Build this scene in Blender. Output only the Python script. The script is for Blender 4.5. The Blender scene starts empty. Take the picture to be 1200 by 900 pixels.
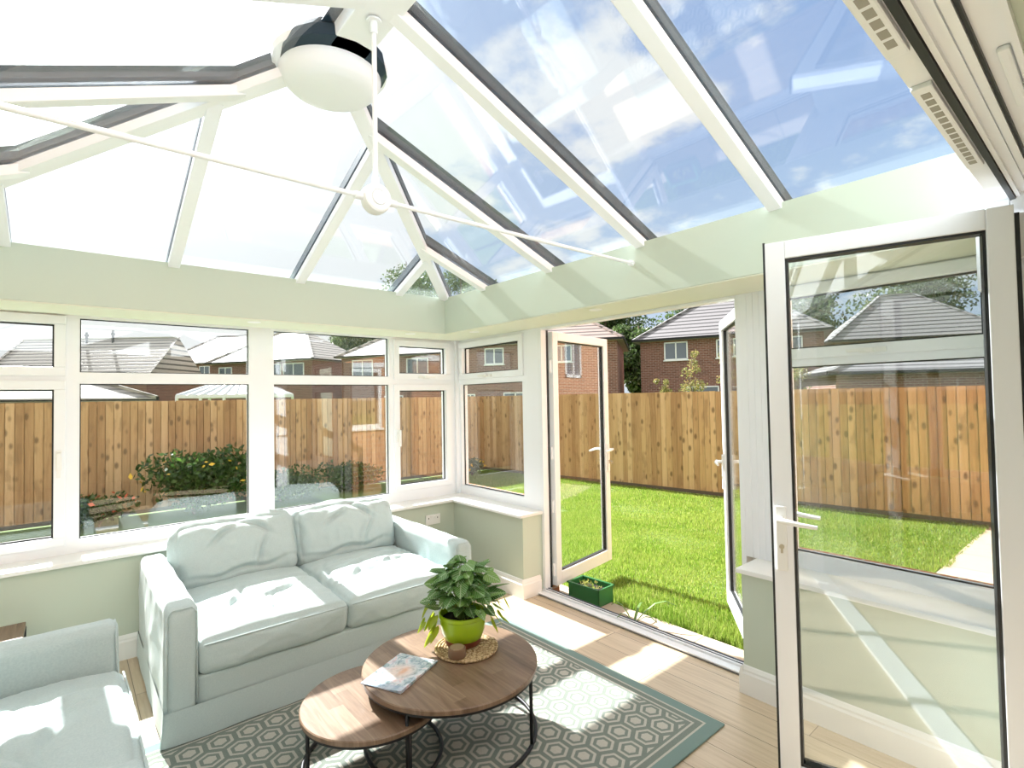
import bpy, bmesh, math, random
from mathutils import Vector, Matrix, noise
import numpy as np
random.seed(7)
S = bpy.context.scene
COL = S.collection
R = math.radians

# ------------------------------------------------------------------ camera
cd = bpy.data.cameras.new('camera'); cam = bpy.data.objects.new('camera', cd); COL.objects.link(cam)
cd.sensor_width = 36; cd.lens = 613.55 / 1200 * 36; cd.clip_start = 0.02; cd.clip_end = 500
_R = Vector((0.76250947, -0.64673276, -0.01777768)); _U = Vector((-0.00387749, -0.03204575, 0.99947888)); _F = Vector((0.64696544, 0.76204318, 0.02694289))
m = Matrix.Identity(4)
for i in range(3):
    m[i][0] = _R[i]; m[i][1] = _U[i]; m[i][2] = -_F[i]
m[0][3], m[1][3], m[2][3] = -2.94205, -4.27349, 1.55
cam.matrix_world = m
S.camera = cam
S.view_settings.view_transform = 'Standard'; S.view_settings.look = 'None'
S.view_settings.gamma = 1; S.view_settings.use_curve_mapping = False
S.view_settings.exposure = 0.82
S.cycles.use_denoising = True
S.cycles.max_bounces = 10; S.cycles.transparent_max_bounces = 24
S.cycles.sample_clamp_indirect = 6

# ------------------------------------------------------------------ sun and sky
SUN = Vector((-0.032, 1.0, 0.80)).normalized()
sl = bpy.data.lights.new('sun', 'SUN'); sl.energy = 11; sl.angle = R(0.55); sl.color = (1, 0.98, 0.95)
so = bpy.data.objects.new('sun', sl); COL.objects.link(so); so.rotation_euler = (-SUN).to_track_quat('-Z', 'Y').to_euler()
so.location = SUN * 30

class Val:
    """tiny wrapper so that shader maths can be written as expressions"""
    def __init__(s, nt, sock): s.nt, s.s = nt, sock
    def _op(s, op, *a, clamp=False):
        n = s.nt.nodes.new('ShaderNodeMath'); n.operation = op; n.use_clamp = clamp
        for i, v in enumerate((s,) + a):
            if isinstance(v, Val): s.nt.links.new(v.s, n.inputs[i])
            else: n.inputs[i].default_value = v
        return Val(s.nt, n.outputs[0])
    def __add__(s, o): return s._op('ADD', o)
    def __sub__(s, o): return s._op('SUBTRACT', o)
    def __mul__(s, o): return s._op('MULTIPLY', o)
    def __truediv__(s, o): return s._op('DIVIDE', o)
    def mod(s, o): return s._op('FLOORED_MODULO', o)
    def abs(s): return s._op('ABSOLUTE')
    def max(s, o): return s._op('MAXIMUM', o)
    def min(s, o): return s._op('MINIMUM', o)
    def gt(s, o): return s._op('GREATER_THAN', o)
    def lt(s, o): return s._op('LESS_THAN', o)
    def pow(s, o): return s._op('POWER', o)
    def floor(s): return s._op('FLOOR')
    def clamp(s): return s._op('ADD', 0.0, clamp=True)
    def ss(s, a, b):
        n = s.nt.nodes.new('ShaderNodeMapRange'); n.interpolation_type = 'SMOOTHSTEP'
        s.nt.links.new(s.s, n.inputs[0]); n.inputs[1].default_value = a; n.inputs[2].default_value = b
        return Val(s.nt, n.outputs[0])

class M:
    """material builder"""
    def __init__(s, name, color=(.8, .8, .8), rough=.5, metal=0, spec=.5):
        s.m = bpy.data.materials.new(name); s.m.use_nodes = True; s.nt = s.m.node_tree
        s.b = s.nt.nodes['Principled BSDF']; s.out = s.nt.nodes['Material Output']
        s.b.inputs['Base Color'].default_value = (*color, 1); s.b.inputs['Roughness'].default_value = rough
        s.b.inputs['Metallic'].default_value = metal; s.b.inputs['Specular IOR Level'].default_value = spec
    def n(s, t, **k):
        n = s.nt.nodes.new(t)
        for a, v in k.items(): setattr(n, a, v)
        return n
    def l(s, a, b): s.nt.links.new(a.s if isinstance(a, Val) else a, b)
    def co(s, kind='UV', scale=(1, 1, 1), loc=(0, 0, 0), rot=(0, 0, 0)):
        t = s.n('ShaderNodeTexCoord'); mp = s.n('ShaderNodeMapping'); s.l(t.outputs[kind], mp.inputs[0])
        mp.inputs['Scale'].default_value = scale; mp.inputs['Location'].default_value = loc; mp.inputs['Rotation'].default_value = rot
        return mp.outputs[0]
    def xyz(s, v):
        n = s.n('ShaderNodeSeparateXYZ'); s.l(v, n.inputs[0]); return [Val(s.nt, o) for o in n.outputs]
    def comb(s, x, y, z=0.0):
        n = s.n('ShaderNodeCombineXYZ')
        for i, v in enumerate((x, y, z)):
            if isinstance(v, Val): s.l(v, n.inputs[i])
            else: n.inputs[i].default_value = v
        return n.outputs[0]
    def noise(s, v, scale=5, detail=4, rough=.5, dist=0):
        n = s.n('ShaderNodeTexNoise'); s.l(v, n.inputs['Vector']); n.inputs['Scale'].default_value = scale
        n.inputs['Detail'].default_value = detail; n.inputs['Roughness'].default_value = rough; n.inputs['Distortion'].default_value = dist
        return Val(s.nt, n.outputs['Fac'])
    def ramp(s, f, *stops):
        n = s.n('ShaderNodeValToRGB'); s.l(f, n.inputs[0]); cr = n.color_ramp
        while len(cr.elements) < len(stops): cr.elements.new(0.5)
        for e, (p, c) in zip(cr.elements, stops): e.position = p; e.color = (*c, 1)
        return n.outputs[0]
    def mix(s, f, a, b, mode='MIX'):
        n = s.n('ShaderNodeMix', data_type='RGBA', blend_type=mode)
        for sock, v in ((n.inputs[0], f), (n.inputs[6], a), (n.inputs[7], b)):
            if isinstance(v, (int, float)): sock.default_value = v
            elif isinstance(v, tuple): sock.default_value = (*v, 1)
            else: s.l(v, sock)
        return n.outputs[2]
    def base(s, c): s.l(c, s.b.inputs['Base Color']); return s
    def bump(s, h, strength=.3, dist=.01):
        n = s.n('ShaderNodeBump'); n.inputs['Strength'].default_value = strength; n.inputs['Distance'].default_value = dist
        s.l(h, n.inputs['Height']); s.l(n.outputs[0], s.b.inputs['Normal']); return s
    def rnd(s):
        g = s.n('ShaderNodeNewGeometry'); return Val(s.nt, g.outputs['Random Per Island'])

# world: blue to the right, veiled white around the sun, soft cumulus
w = bpy.data.worlds.new('world'); S.world = w; w.use_nodes = True
W = M.__new__(M); W.nt = w.node_tree
tc = W.n('ShaderNodeTexCoord'); d = tc.outputs['Generated']
dx, dy, dz = W.xyz(d)
dot = dx * SUN.x + dy * SUN.y + dz * SUN.z
veil = dot.max(0.0).pow(1.6)
sky = W.ramp(dz.max(0.0), (0, (.80, .90, 1.0)), (.18, (.52, .70, .98)), (.6, (.27, .48, .92)))
zz = dz.max(0.0) + 0.22
cv = W.comb(dx / zz, dy / zz, 0.0)
n1 = W.noise(cv, 2.1, 8, .56); n2 = W.noise(cv, .6, 2)
back = (dy * -1.0).max(0.0)
cl = (n1 * .95 + n2 * .25 - .60 + (dx * -1.0 + .735) * .34 + back * .2).ss(-.03, .07)
c1 = W.mix(cl, sky, (1.0, 1.0, 1.0))
c2 = W.mix((veil * .55).clamp(), c1, (.95, .975, 1.0))
c3 = W.mix(dz.lt(0.0), c2, (.30, .34, .25))
bg = w.node_tree.nodes['Background']; W.l(c3, bg.inputs[0])
st = veil * .04 + dot.max(0.0).pow(40.0) * 5.5 + cl * .05 + back * .40 + .50
W.l(st, bg.inputs[1])

# ------------------------------------------------------------------ mesh helpers
def tag(o, label=None, cat=None, group=None, kind=None):
    if label: o['label'] = label
    if cat: o['category'] = cat
    if group: o['group'] = group
    if kind: o['kind'] = kind
    return o

def thing(name, label=None, cat=None, loc=(0, 0, 0), rz=0, group=None, kind=None):
    o = bpy.data.objects.new(name, None); COL.objects.link(o); o.empty_display_size = .1
    o.location = loc; o.rotation_euler = (0, 0, rz)
    return tag(o, label, cat, group, kind)

class B:
    def __init__(s): s.v, s.f = [], []
    def add(s, vs, fs):
        k = len(s.v); s.v += [tuple(v) for v in vs]; s.f += [tuple(i + k for i in f) for f in fs]; return s
    def box(s, x0, x1, y0, y1, z0, z1):
        x0, x1 = sorted((x0, x1)); y0, y1 = sorted((y0, y1)); z0, z1 = sorted((z0, z1))
        return s.add([(x, y, z) for z in (z0, z1) for y in (y0, y1) for x in (x0, x1)],
                     [(0, 2, 3, 1), (4, 5, 7, 6), (0, 1, 5, 4), (2, 6, 7, 3), (0, 4, 6, 2), (1, 3, 7, 5)])
    def bar(s, P, Q, w, h0, h1, up=(0, 0, 1), w2=None):
        P, Q, up = Vector(P), Vector(Q), Vector(up); d = (Q - P).normalized(); sd = d.cross(up).normalized(); up = sd.cross(d).normalized()
        w2 = w if w2 is None else w2
        vs = []
        for E_ in (P, Q):
            for a, hh, ww in ((-1, h0, w), (1, h0, w), (1, h1, w2), (-1, h1, w2)): vs.append(E_ + sd * a * ww / 2 + up * hh)
        return s.add(vs, [(0, 1, 2, 3), (7, 6, 5, 4), (0, 4, 5, 1), (1, 5, 6, 2), (2, 6, 7, 3), (3, 7, 4, 0)])
    def prism(s, poly, ax, a, b):
        """poly: 2d points (in the two other axes, cyclic order), extruded along axis ax"""
        def P(p, t):
            return (t, p[0], p[1]) if ax == 0 else ((p[0], t, p[1]) if ax == 1 else (p[0], p[1], t))
        n = len(poly); vs = [P(p, a) for p in poly] + [P(p, b) for p in poly]
        fs = [tuple(range(n)), tuple(range(2 * n - 1, n - 1, -1))] + [(i, i + n, (i + 1) % n + n, (i + 1) % n) for i in range(n)]
        return s.add(vs, fs)
    def tube(s, pts, r, seg=10, closed=False, taper=None):
        pts = [Vector(p) for p in pts]; n = len(pts); vs = []; fs = []
        nrm = None
        for i, p in enumerate(pts):
            t = (pts[(i + 1) % n] - pts[i - 1]) if closed else (pts[min(i + 1, n - 1)] - pts[max(i - 1, 0)])
            t.normalize()
            if nrm is None:
                nrm = t.cross(Vector((0, 0, 1)));
                if nrm.length < 1e-3: nrm = t.cross(Vector((1, 0, 0)))
            nrm = (nrm - t * nrm.dot(t)).normalized(); bn = t.cross(nrm)
            rr = r if taper is None else taper[i]
            vs += [p + (nrm * math.cos(a) + bn * math.sin(a)) * rr for a in [2 * math.pi * k / seg for k in range(seg)]]
        m_ = n if closed else n - 1
        for i in range(m_):
            j = (i + 1) % n
            fs += [(i * seg + k, i * seg + (k + 1) % seg, j * seg + (k + 1) % seg, j * seg + k) for k in range(seg)]
        if not closed: fs += [tuple(range(seg - 1, -1, -1)), tuple(range((n - 1) * seg, n * seg))]
        return s.add(vs, fs)
    def lathe(s, prof, c=(0, 0, 0), seg=40, axis='z'):
        vs = []; n = len(prof)
        for r_, z in prof:
            for k in range(seg):
                a = 2 * math.pi * k / seg; x, y = r_ * math.cos(a), r_ * math.sin(a)
                vs.append((c[0] + x, c[1] + y, c[2] + z) if axis == 'z' else (c[0] + x, c[1] + z, c[2] + y))
        fs = [(i * seg + k, i * seg + (k + 1) % seg, (i + 1) * seg + (k + 1) % seg, (i + 1) * seg + k) for i in range(n - 1) for k in range(seg)]
        fs += [tuple(range(seg - 1, -1, -1)), tuple(range((n - 1) * seg, n * seg))]
        return s.add(vs, fs)
    def ico(s, c, r, sub=2, sc=(1, 1, 1), jit=0):
        bm = bmesh.new(); bmesh.ops.create_icosphere(bm, subdivisions=sub, radius=1)
        vs = []
        for v in bm.verts:
            k = 1 + (jit * noise.noise(v.co * 2 + Vector(c)) if jit else 0)
            vs.append((c[0] + v.co.x * r * sc[0] * k, c[1] + v.co.y * r * sc[1] * k, c[2] + v.co.z * r * sc[2] * k))
        bm.verts.index_update(); fs = [tuple(v.index for v in f.verts) for f in bm.faces]; bm.free()
        return s.add(vs, fs)
    def build(s, name, mat, parent=None, bevel=0, smooth=False, fix=True, kind=None, label=None, uv=True, seg=2):
        me = bpy.data.meshes.new(name); me.from_pydata(s.v, [], s.f)
        if fix or bevel:
            bm = bmesh.new(); bm.from_mesh(me)
            if fix: bmesh.ops.recalc_face_normals(bm, faces=bm.faces)
            if bevel:
                es = [e for e in bm.edges if len(e.link_faces) == 2 and e.calc_face_angle(0) > .5]
                bmesh.ops.bevel(bm, geom=es, offset=bevel, segments=seg, affect='EDGES', profile=.6, clamp_overlap=True)
            bm.to_mesh(me); bm.free()
        if uv: autouv(me)
        if smooth:
            me.shade_smooth() if smooth is True else me.shade_smooth()
            if smooth != 'all': me.set_sharp_from_angle(angle=R(40))
        me.materials.append(mat.m if isinstance(mat, M) else mat)
        o = bpy.data.objects.new(name, me); COL.objects.link(o)
        if parent: o.parent = parent
        return tag(o, label, None, None, kind)

def autouv(me):
    ul = me.uv_layers.new(name='UVMap'); Z = Vector((0, 0, 1)); data = ul.data; vs = me.vertices
    for p in me.polygons:
        n = p.normal
        if abs(n.z) > .95: u, v = Vector((1, 0, 0)), Vector((0, 1, 0))
        else:
            u = Z.cross(n).normalized(); v = n.cross(u).normalized()
            if u.x + u.y * .5 < 0: u = -u
        for li in p.loop_indices:
            c = vs[me.loops[li].vertex_index].co; data[li].uv = (c.dot(u), c.dot(v))

def struct(name, b, mat, **k): return b.build(name, mat, kind='structure', **k)

def npmesh(name, co, faces_n, mat, parent=None, kind=None, col=None):
    """co: (N,k,3) polygons with k corners each, as one mesh"""
    N, k = co.shape[:2]; me = bpy.data.meshes.new(name)
    me.vertices.add(N * k); me.vertices.foreach_set('co', co.reshape(-1).astype(np.float32))
    me.loops.add(N * k); me.loops.foreach_set('vertex_index', np.arange(N * k, dtype=np.int32))
    me.polygons.add(N); me.polygons.foreach_set('loop_start', np.arange(0, N * k, k, dtype=np.int32))
    me.polygons.foreach_set('loop_total', np.full(N, k, dtype=np.int32)); me.update(); me.validate()
    me.materials.append(mat.m)
    o = bpy.data.objects.new(name, me); COL.objects.link(o)
    if parent: o.parent = parent
    return tag(o, kind=kind)

def copy_tree(o, parent=None):
    c = o.copy(); COL.objects.link(c); c.parent = parent
    for ch in list(o.children): copy_tree(ch, c)
    return c

# ------------------------------------------------------------------ materials
upvc = M('white_upvc', (.86, .88, .915), .28)
upvc_out = upvc
white_paint = M('white_paint', (.84, .84, .82), .35)
sage = M('sage_wall_paint', (.54, .605, .51), .75)
sage.bump(sage.noise(sage.co('Object'), 90, 3), .05, .002)
soffitm = M('soffit_paint', (.72, .73, .60), .7)
black_rub = M('black_rubber', (.012, .014, .016), .5)
blackm = M('black_metal', (.025, .025, .028), .45, .6)
darkcap = M('roof_capping', (.022, .042, .062), .6, 0, .2)
chrome = M('chrome', (.7, .7, .7), .2, 1)
brass = M('door_brass', (.55, .5, .4), .3, 1)

def glassmat(name, tint=(.93, .96, .95), refl=1.0, f0=.045):
    g = M(name); nt = g.nt; nt.nodes.remove(g.b)
    tr = g.n('ShaderNodeBsdfTransparent'); tr.inputs[0].default_value = (*tint, 1)
    gl = g.n('ShaderNodeBsdfGlossy'); gl.inputs['Roughness'].default_value = 0.0; gl.inputs[0].default_value = (1, 1, 1, 1)
    lw = g.n('ShaderNodeLayerWeight'); f = Val(nt, lw.outputs['Facing']).pow(5.0) * (1 - f0) + f0
    ms = g.n('ShaderNodeMixShader'); g.l(f * refl, ms.inputs[0]); g.l(tr.outputs[0], ms.inputs[1]); g.l(gl.outputs[0], ms.inputs[2])
    g.l(ms.outputs[0], g.out.inputs[0]); return g
glass = glassmat('window_glass', (.955, .97, .965), .9, .075)
roofglass = glassmat('roof_glass', (.95, .975, .99), .9, .06)
farglass = M('far_window_glass', (.10, .13, .17), .08, 0, 1.0)

# oak laminate: planks run along y
oak = M('oak_laminate'); v = oak.co('UV', rot=(0, 0, R(90)))
br = oak.n('ShaderNodeTexBrick', offset=.37, offset_frequency=2); oak.l(v, br.inputs['Vector'])
br.inputs['Scale'].default_value = 1; br.inputs['Brick Width'].default_value = 1.25; br.inputs['Row Height'].default_value = .19
br.inputs['Mortar Size'].default_value = .0018; br.inputs['Mortar Smooth'].default_value = .2
br.inputs['Color1'].default_value = (.0, .0, .0, 1); br.inputs['Color2'].default_value = (1, 1, 1, 1); br.inputs['Mortar'].default_value = (.5, .5, .5, 1)
bx, by, bz = oak.xyz(v); tone = oak.xyz(br.outputs[0])[0]
grain = oak.noise(oak.comb(bx * 1.3 + tone * 7, by * 24, tone * 3), 2.2, 6, .6, .6)
c = oak.ramp(grain, (.25, (.44, .33, .21)), (.5, (.60, .48, .34)), (.75, (.70, .57, .42)))
c = oak.mix(.22, c, oak.ramp(tone, (0, (.42, .30, .18)), (1, (.75, .60, .42))))
c = oak.mix(br.outputs['Fac'], c, (.16, .11, .07))
oak.base(c); oak.b.inputs['Roughness'].default_value = .33
oak.bump(Val(oak.nt, br.outputs['Fac']) * -1 + grain * .05, .25, .004)

# brick
def brickmat(name, c1, c2, mortar, scale=1):
    b = M(name, rough=.9); v = b.co('UV'); t = b.n('ShaderNodeTexBrick'); b.l(v, t.inputs['Vector'])
    t.inputs['Scale'].default_value = scale; t.inputs['Brick Width'].default_value = .225; t.inputs['Row Height'].default_value = .075
    t.inputs['Mortar Size'].default_value = .008; t.inputs['Color1'].default_value = (*c1, 1); t.inputs['Color2'].default_value = (*c2, 1)
    t.inputs['Mortar'].default_value = (*mortar, 1); t.inputs['Bias'].default_value = .1
    n_ = b.noise(v, 6, 3); b.base(b.mix(.3, t.outputs[0], b.ramp(n_, (.3, c1), (.7, c2)))); return b
brick = brickmat('red_brick', (.13, .055, .042), (.25, .11, .085), (.42, .35, .31), .75)
brick_own = brickmat('orange_brick', (.36, .14, .075), (.50, .24, .13), (.55, .45, .35))
# roof tiles: courses with dark lap lines
def tilemat(name, col, lap=.42, dark=.3):
    t = M(name, rough=.5); v = t.co('UV'); x, y, z = t.xyz(v)
    f = (y / lap).mod(1.0); line = f.lt(.32)
    row = (y / lap).floor(); jx = ((x + row * .15) / .30).mod(1.0).lt(.04)
    n_ = t.noise(t.comb(x * 1.5, row * 3.3), 2, 2)
    c = t.mix((n_ * .5).clamp(), col, tuple(k * .75 for k in col))
    c = t.mix(line * .92, c, tuple(k * dark * .4 for k in col)); c = t.mix(jx * .25, c, tuple(k * .4 for k in col))
    t.base(c); t.bump(f, .5, .05); return t
tile_grey = tilemat('grey_roof_tiles', (.27, .26, .27))
tile_pink = tilemat('brown_roof_tiles', (.40, .31, .28))
tile_pale = tilemat('pale_roof_tiles', (.55, .50, .48))
# fence timber
def fencemat(name, a, b_, c_):
    f = M(name, rough=.85); v = f.co('UV'); x, y, z = f.xyz(v); r = f.rnd()
    g = f.noise(f.comb(x * 22, y * 1.1 + r * 9, r * 5), 1.6, 5, .6, .5)
    kn = f.noise(f.comb(x * 5, y * 2.2, r * 6), 1.5, 2)
    c = f.ramp(g * .55 + r * .45, (.25, a), (.5, b_), (.78, c_))
    vo = f.n('ShaderNodeTexVoronoi'); vo.inputs['Scale'].default_value = 1; f.l(f.comb(x * 8, y * 4.2, r * 20), vo.inputs['Vector'])
    knot = Val(f.nt, vo.outputs['Distance']).ss(.30, .10)
    c = f.mix(knot * .75, c, tuple(k * .33 for k in a)); c = f.mix(kn.ss(.55, .7) * .4, c, tuple(k * .6 for k in a))
    f.base(c); f.bump(g, .3, .004); return f
fence_m = fencemat('fence_timber', (.36, .22, .11), (.53, .36, .19), (.65, .47, .28))
gravel_m = M('gravel_board', (.12, .10, .075), .9)
# grass
lawn_m = M('lawn_ground', (.10, .16, .03), .95)
blade_m = M('grass_blades', rough=.6); r = blade_m.rnd()
cc = blade_m.ramp(r, (0, (.11, .22, .02)), (.45, (.21, .35, .035)), (.8, (.31, .44, .07)), (1, (.50, .50, .20)))
gp = blade_m.co('Object'); cc = blade_m.mix(blade_m.noise(gp, 1.6, 3).ss(.35, .7) * .35, cc, (.40, .45, .11))
def leafy(mm, colr, trans=.5):
    nt = mm.nt; df = mm.n('ShaderNodeBsdfDiffuse'); tl = mm.n('ShaderNodeBsdfTranslucent'); gs = mm.n('ShaderNodeBsdfGlossy')
    gs.inputs['Roughness'].default_value = .35; ms = mm.n('ShaderNodeMixShader'); m2 = mm.n('ShaderNodeMixShader')
    mm.l(colr, df.inputs[0]); mm.l(colr, tl.inputs[0]); ms.inputs[0].default_value = trans
    mm.l(df.outputs[0], ms.inputs[1]); mm.l(tl.outputs[0], ms.inputs[2])
    m2.inputs[0].default_value = .05; mm.l(ms.outputs[0], m2.inputs[1]); mm.l(gs.outputs[0], m2.inputs[2]); mm.l(m2.outputs[0], mm.out.inputs[0])
    nt.nodes.remove(mm.b)
leafy(blade_m, cc, .45)
def leafmat(name, *cols, trans=.4):
    k = M(name); r = k.rnd(); n_ = len(cols)
    leafy(k, k.ramp(r, *[(i / max(1, n_ - 1), c) for i, c in enumerate(cols)]), trans); return k
leaf_dark = leafmat('tree_leaves', (.025, .055, .018), (.06, .11, .03), (.11, .17, .05), (.16, .21, .10))
leaf_sap = leafmat('sapling_leaves', (.16, .19, .06), (.30, .30, .10), (.38, .26, .12))
leaf_bush = leafmat('shrub_leaves', (.02, .06, .012), (.05, .12, .02), (.10, .20, .04))
bark = M('bark', (.14, .10, .07), .9)
paving = M('paving_slabs', rough=.85); v = paving.co('UV')
t = paving.n('ShaderNodeTexBrick', offset=0.0); paving.l(v, t.inputs['Vector']); t.inputs['Scale'].default_value = 1
t.inputs['Brick Width'].default_value = .6; t.inputs['Row Height'].default_value = .6; t.inputs['Mortar Size'].default_value = .006
t.inputs['Color1'].default_value = (.42, .35, .27, 1); t.inputs['Color2'].default_value = (.47, .39, .30, 1); t.inputs['Mortar'].default_value = (.22, .18, .13, 1)
paving.base(paving.mix(paving.noise(v, 4, 4).ss(.55, .75) * .5, t.outputs[0], (.46, .33, .19)))
# fabric
fabric = M('duck_egg_fabric', (.42, .50, .485), .9, 0, .2); v = fabric.co('Object')
fx, fy, fz = fabric.xyz(v)
wv = fabric.noise(fabric.comb(fx * 40, fy * 40, fz * 260), 3, 2) + fabric.noise(fabric.comb(fx * 260, fy * 40, fz * 40), 3, 2)
fabric.base(fabric.mix((wv * .5).ss(.35, .65), (.46, .55, .56), (.53, .615, .615)))
fabric.b.inputs['Sheen Weight'].default_value = .25
# geometric rug: hexagon in hexagon
rugm = M('hexagon_rug', rough=.95, spec=.1); v = rugm.co('Object'); x, y, z = rugm.xyz(v)
s_ = .122; q3 = math.sqrt(3)
def hexd(px, py):
    px, py = px.abs(), py.abs(); return px.max(px * .5 + py * (q3 / 2))
X = x / s_; Y = y / s_
ax_ = X.mod(1.0) - .5; ay_ = Y.mod(q3) - q3 / 2
bx_ = (X + .5).mod(1.0) - .5; by_ = (Y + q3 / 2).mod(q3) - q3 / 2
ha = hexd(ax_, ay_); hb = hexd(bx_, by_); h = ha.min(hb)
wob = (rugm.noise(rugm.comb(x * 60, y * 60), 4, 1) - .5) * .03
h = h + wob
light = h.lt(.20).max(h.gt(.315) * h.lt(.415))
RX, RY = 1.204, .82
ed = (x * -1 + RX).min(x + RX).min((y * -1 + RY).min(y + RY))
line = (ed.gt(.060) * ed.lt(.070)).max(ed.gt(.098) * ed.lt(.108))
inner = ed.gt(.122)
light = (light * inner).max(line)
yarn = rugm.noise(rugm.comb(x * 30, y * 400), 4, 2)
dark = rugm.mix((yarn).ss(.4, .6), (.185, .215, .19), (.245, .275, .245)); lc = rugm.mix(yarn.ss(.4, .6), (.46, .44, .385), (.56, .54, .48))
dark = rugm.mix(ed.lt(.060), dark, (.21, .29, .27))
rugm.base(rugm.mix(light, dark, lc)); rugm.bump(yarn * .4 + light, .5, .004)
# walnut table top
wal = M('walnut_top', rough=.38); v = wal.co('Object'); x, y, z = wal.xyz(v)
row = (x / .062).floor(); g = wal.noise(wal.comb(x * 26, y * 2.2 + row * 3.1, row), 1.5, 6, .62, .8)
tn = wal.noise(wal.comb(row * 3.7, (y * 3 + row * .7).floor(), .5), 4, 0)
c = wal.ramp(g * .6 + tn * .4, (.3, (.095, .05, .028)), (.5, (.20, .125, .078)), (.72, (.32, .22, .15)))
wal.base(c)

# ================================================================== SETTING: conservatory
FX = .44          # depth of the frieze box
ZB, ZT = 2.122, 2.43
SL = .40          # roof slope
XL, YH = -4.09, -4.03    # far left wall plane, house plane
SILL = .645; DW = .25

struct('floor', B().box(-4.6, -.03, -9, .02, -.12, 0), oak)

def wall_low(name, ax, a, b, inner, outer=.05):
    bb = B(); bb.box(*((a, b, inner, outer) if ax == 0 else (inner, outer, a, b)), -.12, .62)
    return struct(name, bb, sage)
wall_low('wall_left', 0, XL, 0.0, -DW)
wall_low('wall_right', 1, -1.2, -.25, -DW)
wall_low('wall_right', 1, -4.02, -2.93, -DW)
b_ = B().box(-4.14, -3.84, -4.02, -.25, -.12, .62); struct('wall_far_left', b_, sage)
# outer brick skin of the low walls
bb = B().box(-4.2, .15, .051, .15, -.2, .70).box(.051, .15, -1.19, .05, -.2, .70).box(.051, .15, -4.0, -2.94, -.2, .70)
struct('wall_outer', bb, brick_own)

# frieze (sloped-top box running round)
pr = [(-FX, ZB), (.06, ZB), (.06, ZB + .10), (-FX, ZT)]
bb = B().prism(pr, 1, 0.05, -4.0)
struct('trim_1', bb, sage)
bb = B().prism([(-FX, ZB), (.06, ZB), (.06, ZB + .10), (-FX, ZT)], 0, XL - .05, -FX)
struct('trim_2', bb, sage)
bb = B().prism([(XL + FX, ZB), (XL - .06, ZB), (XL - .06, ZB + .1), (XL + FX, ZT)], 1, -FX, -4.0)
struct('trim_3', bb, sage)
# soffit boards under the frieze
bb = B().box(-FX + .002, 0.0, -4.0, .0, ZB - .008, ZB - .001); struct('trim_4', bb, soffitm)
bb = B().box(XL, -FX + .001, -FX + .002, .0, ZB - .008, ZB - .001); struct('trim_5', bb, soffitm)
bb = B().box(XL, XL + FX - .002, -4.0, -FX + .001, ZB - .008, ZB - .001); struct('trim_6', bb, soffitm)

# sills
def sill(name, *bx): struct(name, B().box(*bx), white_paint, bevel=.006)
sill('trim_7', XL, 0, -.285, .0, .62, SILL)
sill('trim_8', -.285, .0, -1.215, -.285, .62, SILL)
sill('trim_9', -.285, .0, -4.0, -2.915, .62, SILL)
# skirting with a moulded top
sk = lambda o, sgn: [(o, 0), (o + sgn * .019, 0), (o + sgn * .019, .105), (o + sgn * .013, .115), (o + sgn * .013, .125), (o + sgn * .006, .14), (o, .145)]
bb = B().prism(sk(-DW, -1), 0, -3.86, -DW); struct('baseboard_left', bb, white_paint)
bb = B().prism(sk(-DW, -1), 1, -1.2, -.27); bb.prism([(-1.2 + a, b) for a, b in [(0, 0), (-.019, 0), (-.019, .105), (-.013, .115), (-.013, .125), (-.006, .14), (0, .145)]], 0, -.269, -.075)
struct('baseboard_right', bb, white_paint)
bb = B().prism(sk(-DW, -1), 1, -4.0, -2.93); bb.prism([(-2.93 - a, b) for a, b in [(0, 0), (-.019, 0), (-.019, .105), (-.013, .115), (-.013, .125), (-.006, .14), (0, .145)]], 0, -.269, -.075)
struct('baseboard_right', bb, white_paint)
bb = B().prism([(-3.84 + (-DW - a), b) for a, b in sk(-DW, -1)], 1, -4.0, -.27); struct('baseboard_far', bb, white_paint)

# window frames ---------------------------------------------------
def fbox(bld, ax, a0, a1, z0, z1, d0=-.045, d1=.03):
    """box on the wall line: ax 0 = along x (left wall), 1 = along y (right wall)"""
    return bld.box(a0, a1, d0, d1, z0, z1) if ax == 0 else bld.box(d0, d1, a0, a1, z0, z1)

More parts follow.
